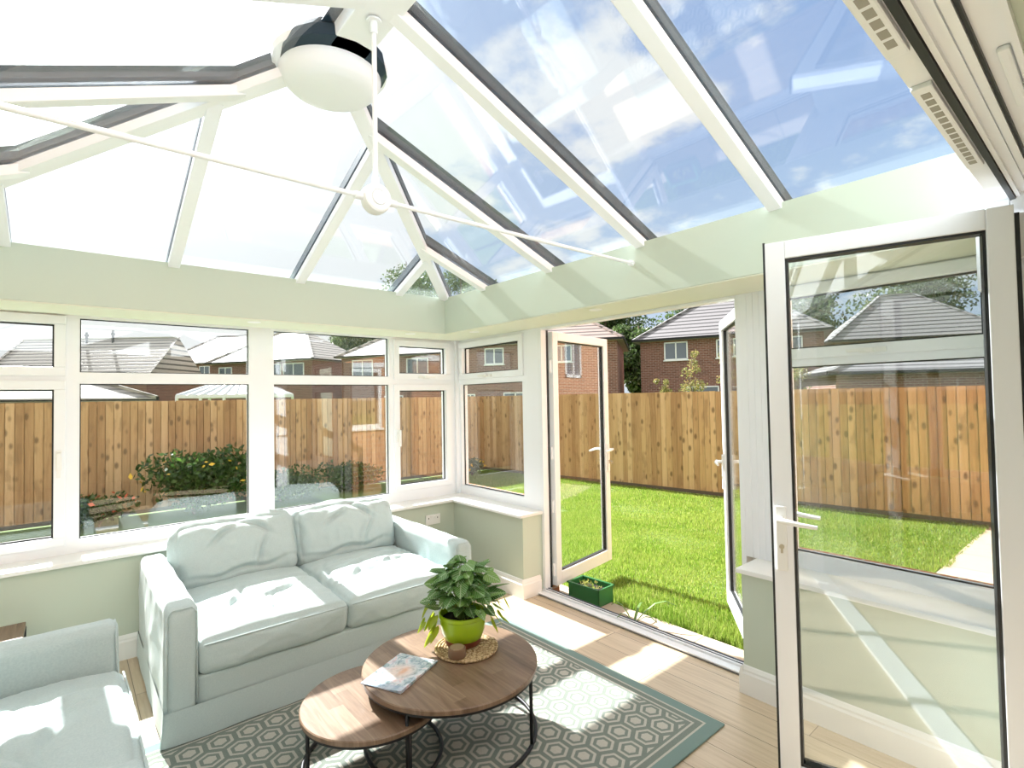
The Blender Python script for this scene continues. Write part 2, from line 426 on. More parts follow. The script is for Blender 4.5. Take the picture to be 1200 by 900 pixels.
wcount = [0]
def window(ax, a0, a1, lights, label=None):
    """lights: list of (glass a0,a1,z0,z1, sash?) inside frame a0..a1; builds frame ring, bars, gaskets, panes, handles"""
    wcount[0] += 1
    w_ = thing('window_%d' % wcount[0], kind='structure')
    fr = B()
    # frame built as the complement of glass openings on a grid
    xs = sorted({a0, a1, *[l[0] for l in lights], *[l[1] for l in lights]})
    zs = sorted({SILL, ZB - .008, *[l[2] for l in lights], *[l[3] for l in lights]})
    for i in range(len(xs) - 1):
        run = None
        for j in range(len(zs) - 1):
            cx, cz = (xs[i] + xs[i + 1]) / 2, (zs[j] + zs[j + 1]) / 2
            if not any(l[0] < cx < l[1] and l[2] < cz < l[3] for l in lights):
                if run is None: run = [zs[j], zs[j + 1]]
                else: run[1] = zs[j + 1]
            elif run: fbox(fr, ax, xs[i], xs[i + 1], *run); run = None
        if run: fbox(fr, ax, xs[i], xs[i + 1], *run)
    fr.build('frame', upvc, w_)
    for (g0, g1, z0, z1, kind) in lights:
        if kind == 'fixed':
            be = B()
            for q in ((g0, g1, z0, z0 + .006), (g0, g1, z1 - .006, z1), (g0, g0 + .006, z0, z1), (g1 - .006, g1, z0, z1)):
                fbox(be, ax, *q, -.016, -.006)
            be.build('gasket', black_rub, w_)
            p = B(); fbox(p, ax, g0 + .004, g1 - .004, z0 + .004, z1 - .004, -.006, .006); p.build('pane', glass, w_)
        else:
            s_ = B(); t_ = .054
            for q in ((g0, g1, z0, z0 + t_), (g0, g1, z1 - t_, z1), (g0, g0 + t_, z0 + t_, z1 - t_), (g1 - t_, g1, z0 + t_, z1 - t_)):
                fbox(s_, ax, *q, -.062, .028)
            so_ = s_.build('sash', upvc, w_, bevel=.004)
            be = B(); i0, i1, k0, k1 = g0 + t_, g1 - t_, z0 + t_, z1 - t_
            for q in ((i0, i1, k0, k0 + .009), (i0, i1, k1 - .009, k1), (i0, i0 + .009, k0, k1), (i1 - .009, i1, k0, k1)):
                fbox(be, ax, *q, -.022, -.012)
            be.build('gasket', black_rub, so_)
            p = B(); fbox(p, ax, i0 - .003, i1 + .003, k0 - .003, k1 + .003, -.008, .004); p.build('pane', glass, so_)
            hd = B()
            if z1 - z0 > .5:   # side hung: cranked handle on the stile
                hx = g1 - .03 if kind == 'side_hi' else g0 + .03; zc = 1.22 if kind == 'side_hi' else 1.24
                fbox(hd, ax, hx - .014, hx + .014, zc - .06, zc + .06, -.074, -.062)
                fbox(hd, ax, hx - .011, hx + .011, zc + .01, zc + .045, -.105, -.074)
                fbox(hd, ax, hx - .009, hx + .009, zc - .10, zc + .045, -.113, -.098)
            else:
                hx = (g0 + g1) / 2 - .0; zc = z0 + .022
                fbox(hd, ax, hx - .055, hx + .055, zc - .012, zc + .012, -.074, -.062)
                fbox(hd, ax, hx - .01, hx + .03, zc - .010, zc + .010, -.1, -.074)
                fbox(hd, ax, hx - .01, hx + .10, zc - .008, zc + .008, -.108, -.095)
            hd.build('handle', white_paint, so_, bevel=.003)
    return w_

G0, G1, G2, G3 = .725, 1.688, 1.759, 2.098
window(0, -.75, -.06, [(-.735, -.135, .735, 1.69, 'side_lo'), (-.735, -.135, 1.735, 2.09, 'top')])
window(0, -1.825, -.75, [(-1.74, -.776, G0, G1, 'fixed'), (-1.74, -.776, G2, G3, 'fixed')])
window(0, -2.93, -1.825, [(-2.885, -1.914, G0, G1, 'fixed'), (-2.885, -1.914, G2, G3, 'fixed')])
window(0, -4.03, -2.93, [(-3.96, -2.952, .70, 1.705, 'side_hi'), (-3.96, -2.952, 1.735, 2.105, 'top')])
window(1, -1.06, -.06, [(-.994, -.10, G0, G1, 'fixed'), (-1.015, -.085, 1.735, 2.09, 'top')])
window(1, -3.98, -3.05, [(-3.89, -3.11, G0, G1, 'fixed'), (-3.945, -3.06, 1.725, 2.106, 'top')])
# corner post and fluted infill piers by the doors
struct('trim_10', B().box(-.06, .045, -.06, .045, SILL, ZB - .008).box(-.085, -.045, -.075, -.045, SILL, ZB - .008), upvc)
struct('trim_11', B().box(-.045, .03, -1.2, -1.06, SILL, ZB - .008), upvc)
bb = B().box(-.045, .03, -3.05, -2.86, SILL, ZB - .008)
for k in range(4): bb.box(-.049, -.045, -2.90 - k * .035, -2.892 - k * .035, SILL, ZB - .008)
struct('trim_12', bb, upvc)
# far left wall windows (plain run of fixed lights)
w_ = thing('window_9', kind='structure'); fr = B(); pn = B()
ys = [-.06, -1.02, -1.98, -2.94, -3.98]
for k, yy in enumerate(ys): fr.box(XL, XL + .07, yy - .05, yy + .05, SILL, ZB - .008)
for za, zb_ in ((SILL, G0), (G1, G2), (G3, ZB - .008)): fr.box(XL, XL + .07, -4.0, 0, za, zb_)
fr.build('frame', upvc, w_)
for a, c_ in zip(ys[1:], ys): 
    B().box(XL + .03, XL + .04, a + .05, c_ - .05, G0, G1).build('pane', glass, w_); B().box(XL + .03, XL + .04, a + .05, c_ - .05, G2, G3).build('pane', glass, w_)

# ------------------------------------------------------------------ doors
def leaf(name, loc, ang, width, z0, z1, handle_u=None, knob=True, gask=None, seal=False, stile=.07, lock_side=1):
    """door leaf in its own frame: u along local +x from the hinge, thickness in y"""
    d_ = thing(name, loc=loc, rz=ang, kind='structure'); T = .032; b = B(); st_ = stile; gw = .009 if seal else .008; gt = .008 if seal else .016
    H0, H1 = z0, z1
    b.box(0, st_, -T, T, H0, H1).box(width - st_, width, -T, T, H0, H1).box(st_, width - st_, -T, T, H0, H0 + .1).box(st_, width - st_, -T, T, H1 - st_, H1)
    b.build('leaf_frame', upvc, d_, bevel=.004)
    b = B(); e = .006   # glazing bead step
    for (x0, x1, za, zb_) in ((st_, width - st_, H0 + .1, H0 + .1 + gw), (st_, width - st_, H1 - st_ - gw, H1 - st_), (st_, st_ + gw, H0 + .1, H1 - st_), (width - st_ - gw, width - st_, H0 + .1, H1 - st_)):
        b.box(x0, x1, -T + gt, T - gt, za, zb_)
    b.build('gasket', black_rub, d_)
    B().box(st_ + .004, width - st_ - .004, -.006, .006, H0 + .104, H1 - st_ - .004).build('pane', glass, d_)
    if seal:
        B().box(width, width + .008, -T + .004, T - .004, H0, H1 + .004).build('edge_seal', black_rub, d_)
    if handle_u is not None:
        for sg in (-1, 1):
            hb = B(); hb.box(handle_u - .019, handle_u + .019, sg * T, sg * (T + .012), .86, 1.11)
            hb.build('handle_plate', white_paint, d_, bevel=.004)
            hv = B(); yy = sg * (T + .012)
            hv.tube([(handle_u, yy, 1.06), (handle_u, yy + sg * .035, 1.06)], .012, 12)
            sgn = -lock_side
            hv.tube([(handle_u - sgn * .008, yy + sg * .035, 1.062), (handle_u + sgn * .03, yy + sg * .046, 1.06), (handle_u + sgn * .07, yy + sg * .048, 1.055), (handle_u + sgn * .125, yy + sg * .044, 1.05)], .009, 12, taper=[.012, .011, .009, .0075])
            hv.build('handle_lever', white_paint, d_, smooth=True)
            ky = B(); ky.lathe([(.0001, 0), (.009, 0), (.009, sg * .006), (.0001, sg * .006)], (handle_u, sg * (T + .012), .955), 16, 'y')
            ky.box(handle_u - .004, handle_u + .004, sg * (T + .012), sg * (T + .016), .93, .955)
            ky.build('lock_cylinder', brass, d_)
    return d_

# french doors in the right wall, both standing open outwards
fd = leaf('door_1', (.045, -1.235, 0), R(9.5), .875, .04, 2.085, .84)
fd2 = leaf('door_2', (.045, -2.865, 0), R(36), .875, .04, 2.085, .84)
# key with ring hanging in the left leaf
kb = B(); kb.tube([(.84, -.05, .955), (.84, -.075, .955)], .003, 6); kb.tube([(.84 + .012 * math.cos(a), -.075, .94 + .012 * math.sin(a)) for a in [i * math.pi / 6 for i in range(12)]], .002, 5, closed=True)
kb.build('key', chrome, fd)
# hinges: blocks down both edges
for (yy, dd) in ((-1.222, fd), (-2.85, fd2)):
    pass
df = thing('door_4', kind='structure')
b = B().box(-.045, .03, -1.228, -1.2, .0, ZB - .008).box(-.045, .03, -2.86, -2.832, .0, ZB - .008).box(-.045, .03, -2.832, -1.228, 2.096, ZB - .008)
b.build('frame', upvc, df, bevel=.003)
b = B().box(.012, .03, -1.233, -1.228, .03, 2.094).box(-.02, .0, -2.832, -2.827, .03, 2.09)
b.build('weather_seal', black_rub, df)
b = B()
for zz_ in (.12, .62, 1.05, 1.75): b.box(.03, .062, -1.25, -1.232, zz_, zz_ + .1)
b.build('hinge', upvc, df)
b = B().box(-.115, -.055, -2.845, -1.2, .0, .018).box(-.055, -.008, -2.845, -1.2, .0, .03).box(-.115, -.105, -2.845, -1.2, 0, .012)
b.build('threshold', upvc, df, bevel=.003)
B().box(-.042, -.036, -2.83, -1.23, .03, .033).box(-.018, -.010, -2.83, -1.23, .03, .035).build('threshold_seal', M('dark_seal', (.05, .06, .09), .5), df)
struct('trim_13', B().box(-.03, -.009, -2.9, -1.2, -.12, -.001), brick_own)

# bifold leaf standing open on the house side
bf = leaf('door_3', (-.583, -4.043, .0), R(106.3), .733, .02, 2.149, .703, seal=True, stile=.07)
b = B(); b.box(-.012, 0, -.02, .03, .02, 2.12); b.build('edge_seal', black_rub, bf)
for zz_ in (.12, 1.0, 1.98):
    b = B().box(-.035, -.004, -.045, -.015, zz_, zz_ + .15); hg = b.build('hinge', upvc, bf, bevel=.003)
    b = B()
    for q in range(3): b.lathe([(.0001, -.004), (.007, -.004), (.007, .002), (.0001, .002)], (-.02, -.045, zz_ + .03 + q * .045), 10, 'y')
    b.build('screw', black_rub, hg)

# house side opening ------------------------------------------------
hw = B()   # wall between house and conservatory
hw.box(-.40, 0.3, -4.45, -4.03, -.1, 5.2).box(-6.5, -3.7, -4.45, -4.03, -.1, 5.2).box(-3.7, -.40, -4.45, -4.165, 2.2, 5.2).box(-3.7, -.4, -4.165, -4.045, 2.3, 5.2)
struct('wall_house', hw, sage)
b = B()
b.box(-.53, -.40, -4.165, -4.035, 0, 2.28).box(-3.7, -3.57, -4.165, -4.035, 0, 2.28).box(-3.57, -.53, -4.165, -4.035, 2.2, 2.28)
# track mouldings on the underside of the head
b.box(-3.57, -.53, -4.062, -4.052, 2.188, 2.2).box(-3.57, -.53, -4.085, -4.08, 2.192, 2.2).box(-3.57, -.53, -4.105, -4.09, 2.186, 2.2).box(-3.57, -.53, -4.165, -4.155, 2.18, 2.2).box(-.5425, -.53, -4.08, -4.04, 0, 2.2).box(-.545, -.53, -4.13, -4.11, 0, 2.2)
fo = thing('door_5', kind='structure'); b.build('frame', upvc, fo)
B().box(-3.57, -.535, -4.05, -4.036, 2.182, 2.203).build('head_seal', black_rub, fo)
B().box(-3.57, -.53, -4.112, -4.106, 2.19, 2.2).build('track_slot', black_rub, fo)
for (xa, xb) in ((-1.60, -1.30), (-2.25, -1.85)):
    b = B().box(xa, xb, -4.15, -4.13, 2.188, 2.2); o = b.build('roller_cover', upvc, fo, bevel=.006)
B().box(-3.57, -.53, -4.165, -4.05, 0, .02).build('threshold', upvc, fo)
# white header board on the conservatory side, with trickle vents
struct('trim_14', B().box(-3.7, -.44, -4.035, -3.988, 2.2, 2.62), upvc)
struct('trim_15', B().box(-.50, -.39, -4.03, -3.94, 1.9, 2.3), upvc)
vm = M('vent_slot', (.36, .35, .31), .8)
for i, (xa, xb, lab) in enumerate(((-1.57, -.955, 'white slotted trickle vent above the open door leaf, nearer the corner'), (-2.36, -1.735, 'white slotted trickle vent on the header, at the top edge of the photo'))):
    v_ = thing('trickle_vent', lab, 'vent', (xa, -4.01, 2.2), group='trickle vents under the header')
    L = xb - xa
    B().box(0, L, -.018, .020, -.012, 0).build('body', upvc, v_, bevel=.004)
    b = B(); n_ = 14
    for q in range(n_): b.box(.03 + q * (L - .06) / n_, .03 + (q + .72) * (L - .06) / n_, -.008, .008, -.0128, -.0118)
    b.build('grille', vm, v_)

# house body seen in reflections: facade, room behind the camera
b = B().box(.3, 3.6, -4.3, -4.03, -.3, 1.08).box(.3, 3.6, -4.3, -4.03, 2.1, 5.2).box(1.16, 3.6, -4.3, -4.03, 1.08, 2.1).box(.3, .34, -4.3, -4.03, 1.08, 2.1)
b.box(-9, -6.5, -4.3, -4.03, -.3, 5.2).box(-6.5, .3, -4.03, -4.028, 3.4, 5.2).box(-6.5, -4.16, -4.029, -4.02, -.3, 5.2)
b.box(3.6, 10.8, -4.6, -4.33, -.3, 2.0).box(3.6, 7.0, -4.6, -4.33, 2.0, 3.0).box(7.9, 10.8, -4.6, -4.33, 2.0, 3.0).box(3.6, 10.8, -4.6, -4.33, 3.0, 5.2)
struct('wall_facade', b, brick_own)
w_ = thing('window_8', kind='structure')
b = B().box(.34, 1.16, -4.09, -4.02, 1.08, 1.15).box(.34, 1.16, -4.09, -4.02, 2.03, 2.1).box(.34, .40, -4.09, -4.02, 1.15, 2.03).box(1.10, 1.16, -4.09, -4.02, 1.15, 2.03).box(.3, 1.2, -4.09, -3.99, 1.05, 1.08)
b.build('frame', upvc, w_); B().box(.40, 1.10, -4.07, -4.06, 1.15, 2.03).build('pane', glass, w_)
w_ = thing('window_10', kind='structure')
b = B().box(7.0, 7.9, -4.4, -4.31, 2.0, 2.07).box(7.0, 7.9, -4.4, -4.31, 2.93, 3.0).box(7.0, 7.07, -4.4, -4.31, 2.0, 3.0).box(7.83, 7.9, -4.4, -4.31, 2.0, 3.0).box(7.42, 7.48, -4.4, -4.31, 2.0, 3.0)
b.build('frame', upvc, w_); B().box(7.07, 7.83, -4.38, -4.37, 2.07, 2.93).build('pane', farglass, w_)
struct('ceiling_house', B().box(-6.5, .3, -9, -4.45, 2.42, 2.5), white_paint)
struct('wall_room', B().box(-6.5, .3, -9.1, -9, 0, 2.5).box(-6.6, -6.5, -9, -4.45, 0, 2.5).box(.3, .4, -9, -4.45, 0, 2.5), sage)
struct('roof_house', B().prism([(-3.7, 5.1), (-9.2, 5.1), (-9.2, 5.3), (-6.4, 7.6), (-3.7, 5.25)], 0, -9, 3.6), tile_grey)

# ------------------------------------------------------------------ glazed roof
GZ = lambda dist: 2.455 + SL * dist      # glass height at distance from the frieze inner face
CX = XL / 2                              # ridge line
AP = -CX - FX                            # plan run from frieze face to ridge
zr = GZ(AP); eo = -.40                   # eaves overrun outward
roof = thing('ceiling', kind='structure')
nR = Vector((SL, 0, 1)).normalized(); nF = Vector((0, SL, 1)).normalized(); nL = Vector((-SL, 0, 1)).normalized()
def slab(pts, n, name, mat):
    pts = [Vector(p) for p in pts]; k = len(pts); vs = pts + [p + n * .012 for p in pts]
    B().add(vs, [tuple(range(k)), tuple(range(2 * k - 1, k - 1, -1))] + [(i, i + k, (i + 1) % k + k, (i + 1) % k) for i in range(k)]).build(name, mat, roof)
apex = (CX, CX, zr); YE = -4.03
def rp(dist): return (-FX - dist, GZ(dist))    # x,z on the right slope
# right slope panes between rafters, left slope, hipped front
RY_ = [-.993, -1.735, -2.483, -3.236, -3.985]
LXs = [-.878, -1.668, -2.439, -3.208]
xo, zo = rp(eo)
def rightpane(y0, y1):
    # clip at hip: x >= y for y > CX
    top0 = max(CX, y0) if y0 > CX else CX; top1 = max(CX, y1) if y1 > CX else CX
    P = [(xo, y0, zo), (xo, y1, zo), (top1, y1, GZ(-FX - top1)), (top0, y0, GZ(-FX - top0))]
    if y0 > CX > y1: P = [(xo, y0, zo), (xo, y1, zo), (CX, y1, zr), (CX, CX, zr), (y0, y0, GZ(-FX - y0))]
    return P
yy = [xo] + RY_
for a, c_ in zip(yy, yy[1:]):
    P = rightpane(a, c_)
    if a == xo: P = [(xo, xo, zo), (xo, c_, zo), (c_, c_, GZ(-FX - c_))]
    slab(P, nR, 'glass_pane', roofglass)
    slab([(XL - p[0], p[1], p[2]) for p in P][::-1], nL, 'glass_pane', roofglass)
fx_ = [xo] + LXs + [XL - xo]
for a, c_ in zip(fx_, fx_[1:]):
    def topz(x): 
        d_ = min(-x, x - XL); return (x, -d_, GZ(d_ - FX))
    P = [(a, xo, zo), (c_, xo, zo)]
    if c_ != XL - xo: P.append(topz(c_))
    if a > CX > c_: P.append(apex)
    if a != xo: P.append(topz(a))
    slab(P, nF, 'glass_pane', roofglass)
def rafter(P, Q, n, wd=.062):
    P, Q = Vector(P), Vector(Q)
    b = B().bar(P, Q, wd, -.050, -.004, n); o = b.build('glazing_bar', upvc, roof, bevel=.004)
    B().bar(P, Q, wd * .98,        .014, .075, n, w2=wd * .8).build('bar_capping', darkcap, o)
for y_ in RY_:
    t_ = max(CX, y_); e_ = (t_, y_, GZ(-FX - t_)); s0 = (xo, y_, zo)
    wd = .062
    rafter(s0, e_, nR, wd); rafter((XL - xo, y_, zo), (XL - t_, y_, e_[2]), nL, wd)
for x_ in LXs: rafter((x_, xo, zo), topz(x_), nF)
nh = (nR + nF).normalized(); nh2 = (nL + nF).normalized()
rafter((xo, xo, zo), apex, nh, .075); rafter((XL - xo, xo, zo), apex, nh2, .075)
# ridge beam, boss and outer ridge capping
b = B().box(CX - .08, CX + .08, -4.03, CX + .03, zr - .075, zr - .01); b.build('ridge_beam', upvc, roof, bevel=.006)
b = B().prism([(CX - .12, zr + .0), (CX + .12, zr + .0), (CX + .06, zr + .09), (CX - .06, zr + .09)], 1, CX - .02, -4.03); b.build('ridge_capping', darkcap, roof, bevel=.01)
b = B().lathe([(.0001, -.15), (.14, -.148), (.18, -.138), (.205, -.115), (.218, -.085), (.222, -.066), (.246, -.05), (.25, -.02), (.0001, -.018)], (CX + .01, CX + .07, zr), 48)
b.build('ridge_boss', upvc, roof, smooth=True)
b = B().lathe([(.225, -.075), (.215, -.02), (.15, .05), (.08, .09), (.0001, .10)], (CX, CX, zr), 16)
b.build('boss_capping', darkcap, roof)
# eaves beam and gutter
b = B().prism([(.05, 2.16), (.10, 2.16), (.10, 2.27), (.05, 2.27)], 1, .1, -4.03).prism([(.05, 2.16), (.1, 2.16), (.1, 2.27), (.05, 2.27)], 0, XL - .1, .1)
b.prism([(XL - .05, 2.16), (XL - .10, 2.16), (XL - .10, 2.27), (XL - .05, 2.27)], 1, .1, -4.03)
b.build('eaves_beam', upvc, roof)
# gable infill against the house above the header
b = B().prism([(-.44, 2.43), (XL + .44, 2.43), (XL + .44, 2.44), (CX, zr - .06), (-.44, 2.44)], 1, -4.03, -3.995); b.build('gable_infill', upvc, roof)

# tie rod with hub and hanger
tr = thing('tie_rod', 'slender white tie rod crossing below the glass roof with round central hub', 'tie rod', (CX, -2.43, 2.32))
def rodp(x0, x1): return [(x0, 0, 0), (x1, 0, 0)]
B().tube(rodp(.06, -CX - FX), .0095, 12).build('rod', upvc, tr, smooth=True)
B().tube(rodp(-.06, CX + FX), .0095, 12).build('rod', upvc, tr, smooth=True)
b = B().tube([(0, 0, .06), (0, 0, .70)], .0095, 12); b.build('hanger_rod', upvc, tr, smooth=True)
b = B().lathe([(.0001, -.026), (.03, -.026), (.033, -.030), (.046, -.031), (.053, -.026), (.056, -.012), (.056, .018), (.05, .026), (.0001, .026)], (0, 0, 0), 40, 'y')
b.lathe([(.026, -.033), (.028, -.027), (.022, -.027), (.02, -.032)], (0, 0, 0), 30, 'y').lathe([(.0001, -.034), (.009, -.033), (.011, -.026), (.0001, -.026)], (0, 0, 0), 16, 'y')
b.build('hub', upvc, tr, smooth=True)
for p, q in (((.05, 0, 0), (.085, 0, 0)), ((-.05, 0, 0), (-.085, 0, 0)), ((0, 0, .05), (0, 0, .085)), ((0, 0, .645), (0, 0, .695))):
    B().tube([p, q], .0145, 12).build('collar', upvc, tr, smooth=True)
b = B().lathe([(.0001, .69), (.03, .69), (.03, .697), (.0001, .70)], (0, 0, 0), 20); b.build('ceiling_plate', upvc, tr)
b = B().tube([(-CX - FX - .03, 0, 0), (-CX - FX, 0, 0)], .016, 12); b.build('collar', upvc, tr)

# recessed downlights in the soffit
lens = M('lamp_lens', (.25, .24, .22), .2)
for (x_, y_, lab) in ((-1.95, -.33, 'small white recessed downlight in the soffit above the sofa, middle of the window run'),
                      (-.72, -.33, 'dark recessed downlight in the soffit over the small casement window'),
                      (-.33, -.72, 'small recessed downlight in the soffit just right of the corner'),
                      (-.33, -2.05, 'small recessed downlight in the soffit above the open french doors')):
    dl = thing('downlight', lab, 'light fitting', (x_, y_, ZB - .008), group='recessed downlights in the soffit')
    B().lathe([(.028, -.002), (.04, -.004), (.043, 0), (.028, 0)], seg=28).build('rim', white_paint, dl)
    B().lathe([(.0001, -.001), (.028, -.001), (.028, 0), (.0001, 0)], seg=24).build('lens', lens, dl)

# double socket on the low wall
sk_ = thing('wall_socket', 'white double wall socket under the sill, behind the right arm of the sofa', 'socket', (-.475, -.25, .49))
B().box(-.073, .073, -.009, 0, -.043, .043).build('plate', white_paint, sk_, bevel=.003)
for sx in (-1, 1):
    b = B().box(sx * .045 - .004, sx * .045 + .004, -.0095, -.006, .008, .02); b.build('slot', black_rub, sk_)
    B().box(sx * .018 - .006, sx * .018 + .006, -.013, -.009, .016, .03).build('switch', white_paint, sk_)

# ================================================================== FURNITURE
def soft(w, d, h, rc=.05, bulge=.05, wr=.008, seed=0, n=44, sag=None, dirw=(3, 9, 6), folds=()):
    """rounded cushion block centred in x,y with base at 0; returns B. folds: list of (x,y,dx,dy,len,width,depth) creases"""
    bm = bmesh.new(); bmesh.ops.create_cube(bm, size=2)
    bmesh.ops.subdivide_edges(bm, edges=bm.edges, cuts=n, use_grid_fill=True)
    hw, hd, hh = w / 2, d / 2, h / 2; vs = []
    for v in bm.verts:
        p = v.co.copy()
        q = Vector((p.x * hw, p.y * hd, p.z * hh))
        c = Vector((max(-hw + rc, min(hw - rc, q.x)), max(-hd + rc, min(hd - rc, q.y)), max(-hh + rc, min(hh - rc, q.z))))
        e_ = q - c
        if e_.length > 1e-9: 
            mx = max(abs(e_.x), abs(e_.y), abs(e_.z)); e_ = e_.normalized() * mx
        q = c + e_
        bx2 = max(0, 1 - p.x ** 2); by2 = max(0, 1 - p.y ** 2); bz2 = max(0, 1 - p.z ** 2)
        q.z += (1 if p.z > 0 else -.25) * abs(p.z) * bulge * (bx2 * by2) ** .55
        q.y += math.copysign(1, p.y) * abs(p.y) * bulge * .45 * (bx2 * bz2) ** .6
        q.x += math.copysign(1, p.x) * abs(p.x) * bulge * .25 * (by2 * bz2) ** .6
        s0 = Vector((seed * 3.7, seed * 1.3, seed * 2.1))
        r1 = noise.fractal(Vector((q.x * dirw[0], q.y * dirw[1], q.z * dirw[2])) + s0, 1.0, 2.0, 4)
        r2 = 1 - abs(noise.noise(Vector((q.x * dirw[0] * 1.6, q.y * dirw[1] * 1.6, q.z * dirw[2] * 1.6)) + s0 * 2)) * 2
        nn = Vector((p.x * abs(p.x) ** 6, p.y * abs(p.y) ** 6, p.z * abs(p.z) ** 6)); 
        if nn.length > 0: nn.normalize()
        amt = wr * r1 + wr * .9 * max(0, r2 - .45)
        for (fx0, fy0, ang, ln, wd, dp) in folds:
            ax_ = (q.x - fx0) * math.cos(ang) + (q.y - fy0 + q.z * .0) * math.sin(ang); bx_ = -(q.x - fx0) * math.sin(ang) + (q.y - fy0) * math.cos(ang)
            bx_ += .012 * math.sin(ax_ * 22 + seed)
            if p.z > 0.1: amt -= 1.7 * dp * math.exp(-(ax_ / ln) ** 2 - (bx_ / wd) ** 2) - 1.7 * dp * .6 * math.exp(-(ax_ / ln) ** 2 - ((bx_ - wd * 2) / (wd * 1.3)) ** 2)
        q += nn * amt
        if sag: q.z -= sag * by2 * bx2 * (1 if p.z > 0 else 0)
        vs.append((q.x, q.y, q.z + hh))
    bm.verts.index_update(); fs = [tuple(v.index for v in f.verts) for f in bm.faces]; bm.free()
    return B().add(vs, fs)

def xform(b, loc=(0, 0, 0), rot=(0, 0, 0)):
    from mathutils import Euler
    mt = Matrix.Translation(loc) @ Euler(rot).to_matrix().to_4x4(); b.v = [tuple(mt @ Vector(v)) for v in b.v]; return b

def rblock(x0, x1, y0, y1, z0, z1, rc=.03, wr=.003, n=30, seed=0, flare=0.0):
    b = soft(x1 - x0, y1 - y0, z1 - z0, rc, .006, wr, seed, n, dirw=(4, 4, 3)); xform(b, ((x0 + x1) / 2, (y0 + y1) / 2, z0)); return b

